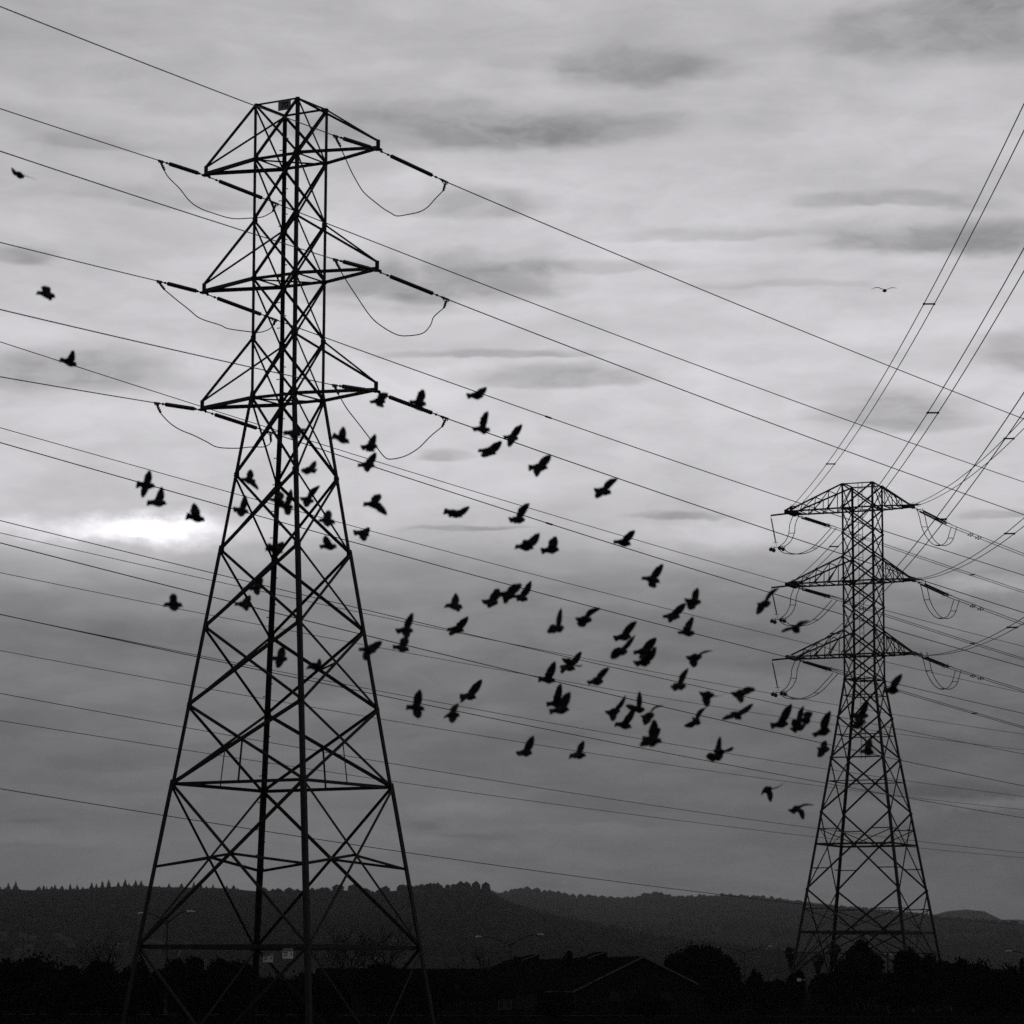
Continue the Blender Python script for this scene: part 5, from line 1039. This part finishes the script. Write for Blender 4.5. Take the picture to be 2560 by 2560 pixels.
for i, (x, y, zc, r, lab) in enumerate(PALMS):
    t = thing('fan_palm', (x, y, 0), lab, 'palm tree', 'fan palms')
    lean = -.35 if i == 0 else .1
    b = MB(); b.tube([(x+lean, y, 0), (x+lean*.4, y, zc*.5), (x, y, zc)], [.22, .17, .13], 8); part(b, 'trunk', PALEBARK if i == 0 else BARK, t)
    b = MB(); c = Vector((x, y, zc))
    for k in range(46):
        a = random.random()*6.283; e_ = random.uniform(-.75, 1.25); d = Vector((math.cos(a)*math.cos(e_), math.sin(a)*math.cos(e_), math.sin(e_)))
        st_ = c + d*r*random.uniform(.35, .6); b.tube([c, st_], .012, 3); up = d.orthogonal().normalized(); s2 = d.cross(up)
        nf = 9
        for j in range(nf):
            u = (j/(nf-1)-.5)*2.3; v = (d*math.cos(u) + s2*math.sin(u)).normalized(); tipp = st_ + v*r*.52*random.uniform(.8, 1.1) - Vector((0, 0, .12*r*abs(u)))
            wv = v.cross(up).normalized()*.028; b.add([st_ - wv, st_ + wv, tipp], [(0, 1, 2)])
    part(b, 'fronds', LEAF, t)
    b = MB()
    for k in range(90):                                             # hanging skirt of dead fronds
        a = random.random()*6.283; z0 = zc - random.uniform(0, 1.1*r); q = .42*r*random.uniform(.5, 1.0)*(1-.45*(zc-z0)/(1.6*r))
        p = Vector((x+q*math.cos(a), y+q*math.sin(a), z0)); w = Vector((-math.sin(a), math.cos(a), 0))*.09
        b.add([Vector((x, y, z0+.25)) , p + w, p - Vector((0, 0, .75*r)), p - w], [(0, 1, 2, 3)])
    part(b, 'skirt', BARK, t)

# ------------------------------------------------------------------ birds
BODY = [(0, .85, .008), (.05, 1.0, .012), (.14, .85, .018), (.23, .60, .028), (.34, .046, .042), (.46, .058, .055), (.57, .064, .060), (.67, .058, .055), (.76, .044, .044), (.83, .034, .036), (.885, .033, .036), (.925, .026, .028), (.955, .011, .013), (.985, .005, .006), (1.0, .001, .001)]
def bird_body(mb, c, ax, tailw, k, up0):
    L = ax.length; f = ax.normalized(); rt = f.cross(up0).normalized(); up = rt.cross(f); n = 8; vs = []
    for (t, w, h) in BODY:
        ww = (w*tailw if t < .2 else (max(.034, tailw*.6) if t < .3 else w))*k
        lift = .012*math.sin(t*5)*k - (.010*k if t > .95 else 0) + (.012*k if .80 < t < .94 else 0)
        p = c + f*((t-.5)*L) + up*lift
        for i in range(n):
            a = 6.283*i/n; vs.append(p + rt*(ww*math.cos(a)) + up*(h*k*math.sin(a)))
    m = len(BODY)
    fs = [(j*n+i, j*n+(i+1) % n, (j+1)*n+(i+1) % n, (j+1)*n+i) for j in range(m-1) for i in range(n)] + [tuple(range(n))[::-1], tuple(range((m-1)*n, m*n))]
    mb.add(vs, fs)
WING = [(0, .040, -.060), (.12, .044, -.072), (.28, .052, -.082), (.42, .058, -.084), (.55, .054, -.082), (.68, .046, -.074), (.80, .034, -.060), (.90, .020, -.044), (.97, .004, -.030), (1.0, -.006, -.018)]
def bird_wing(mb, S, W, f, k, bend=0.0, narrow=1.0):
    Wn = W.normalized(); fw = f - Wn*f.dot(Wn)
    if fw.length < .25: fw = fw + Wn.cross(Vector((0, 1, 0)))*.3
    fw.normalize(); nr = Wn.cross(fw).normalized()
    vs = []
    for j, (s, a, b) in enumerate(WING):
        jag = random.uniform(-.010, .006) if 0 < j < 9 else 0
        p = S + W*s + nr*(bend*math.sin(math.pi*min(1, s*1.05)) + .012*math.sin(math.pi*s))*k
        th = (.011*(1-s)+.0025)*k
        vs += [p + fw*(a*k*narrow), p + fw*((a*.45+b*.55)*k*narrow) + nr*th, p + fw*((b+jag)*k*narrow), p + fw*((a*.45+b*.55)*k*narrow) - nr*th*.4]
    m = len(WING)
    mb.add(vs, [(j*4+i, j*4+(i+1) % 4, (j+1)*4+(i+1) % 4, (j+1)*4+i) for j in range(m-1) for i in range(4)] + [(3, 2, 1, 0), tuple(range((m-1)*4, m*4))])
for i, (c, ax, wa, wb, lab) in enumerate(BIRDS):
    c, ax, wa, wb = Vector(c), Vector(ax), Vector(wa), Vector(wb)
    mb = MB(); f = ax.normalized(); k = 1.0
    bird_body(mb, c, ax, random.choice((.045, .055, .065, .075)), 1.2*k, Vector((0, -random.uniform(.5, 1.3), .7)))
    S = c + ax*.09
    for W, s in ((wa, 1), (wb, -1)):
        bird_wing(mb, S + Vector((0, .022*s, .012)), W, f, k, random.uniform(-.06, .06), random.uniform(.98, 1.22))
    slim = 'slim bird' in lab
    o = tag(mb.build('pigeon' if not slim else 'gliding_bird', FEATHER if i % 3 else FEATHER_B, None, False, origin=c), lab, 'bird', 'birds in flight')
mb = MB(); c = Vector(GULL); bird_body(mb, c, Vector((.06, -.50, -.03)), .05, 1.45, Vector((0, 0, 1)))
f = Vector((.12, -1, -.05)).normalized()
bird_wing(mb, c + Vector((-.03, 0, .03)), Vector((-.62, .05, .06)), f, 1.75, .05, .8)
bird_wing(mb, c + Vector((.03, 0, .03)), Vector((.58, .05, .12)), f, 1.75, -.05, .8)
tag(mb.build('gull', FEATHER, None, False, origin=c), 'larger gull gliding head on with long level wings, alone at the upper right', 'bird', 'birds in flight')

# ------------------------------------------------------------------ air
hz = MB(); hz.add([(x, y, z) for z in (-2, 262) for y in (-400, 14200) for x in (-9200, 9200)], [(0, 2, 3, 1), (4, 5, 7, 6), (0, 1, 5, 4), (2, 6, 7, 3), (0, 4, 6, 2), (1, 3, 7, 5)])
hm = bpy.data.materials.new('thin_haze'); hm.use_nodes = True; t_ = hm.node_tree; t_.nodes.clear()
pv = t_.nodes.new('ShaderNodeVolumePrincipled'); pv.inputs['Density'].default_value = 4.5e-5; pv.inputs['Color'].default_value = (.9, .9, .92, 1)
oo = t_.nodes.new('ShaderNodeOutputMaterial'); t_.links.new(pv.outputs[0], oo.inputs['Volume'])
structure(hz, 'haze', hm, False, 'stuff')
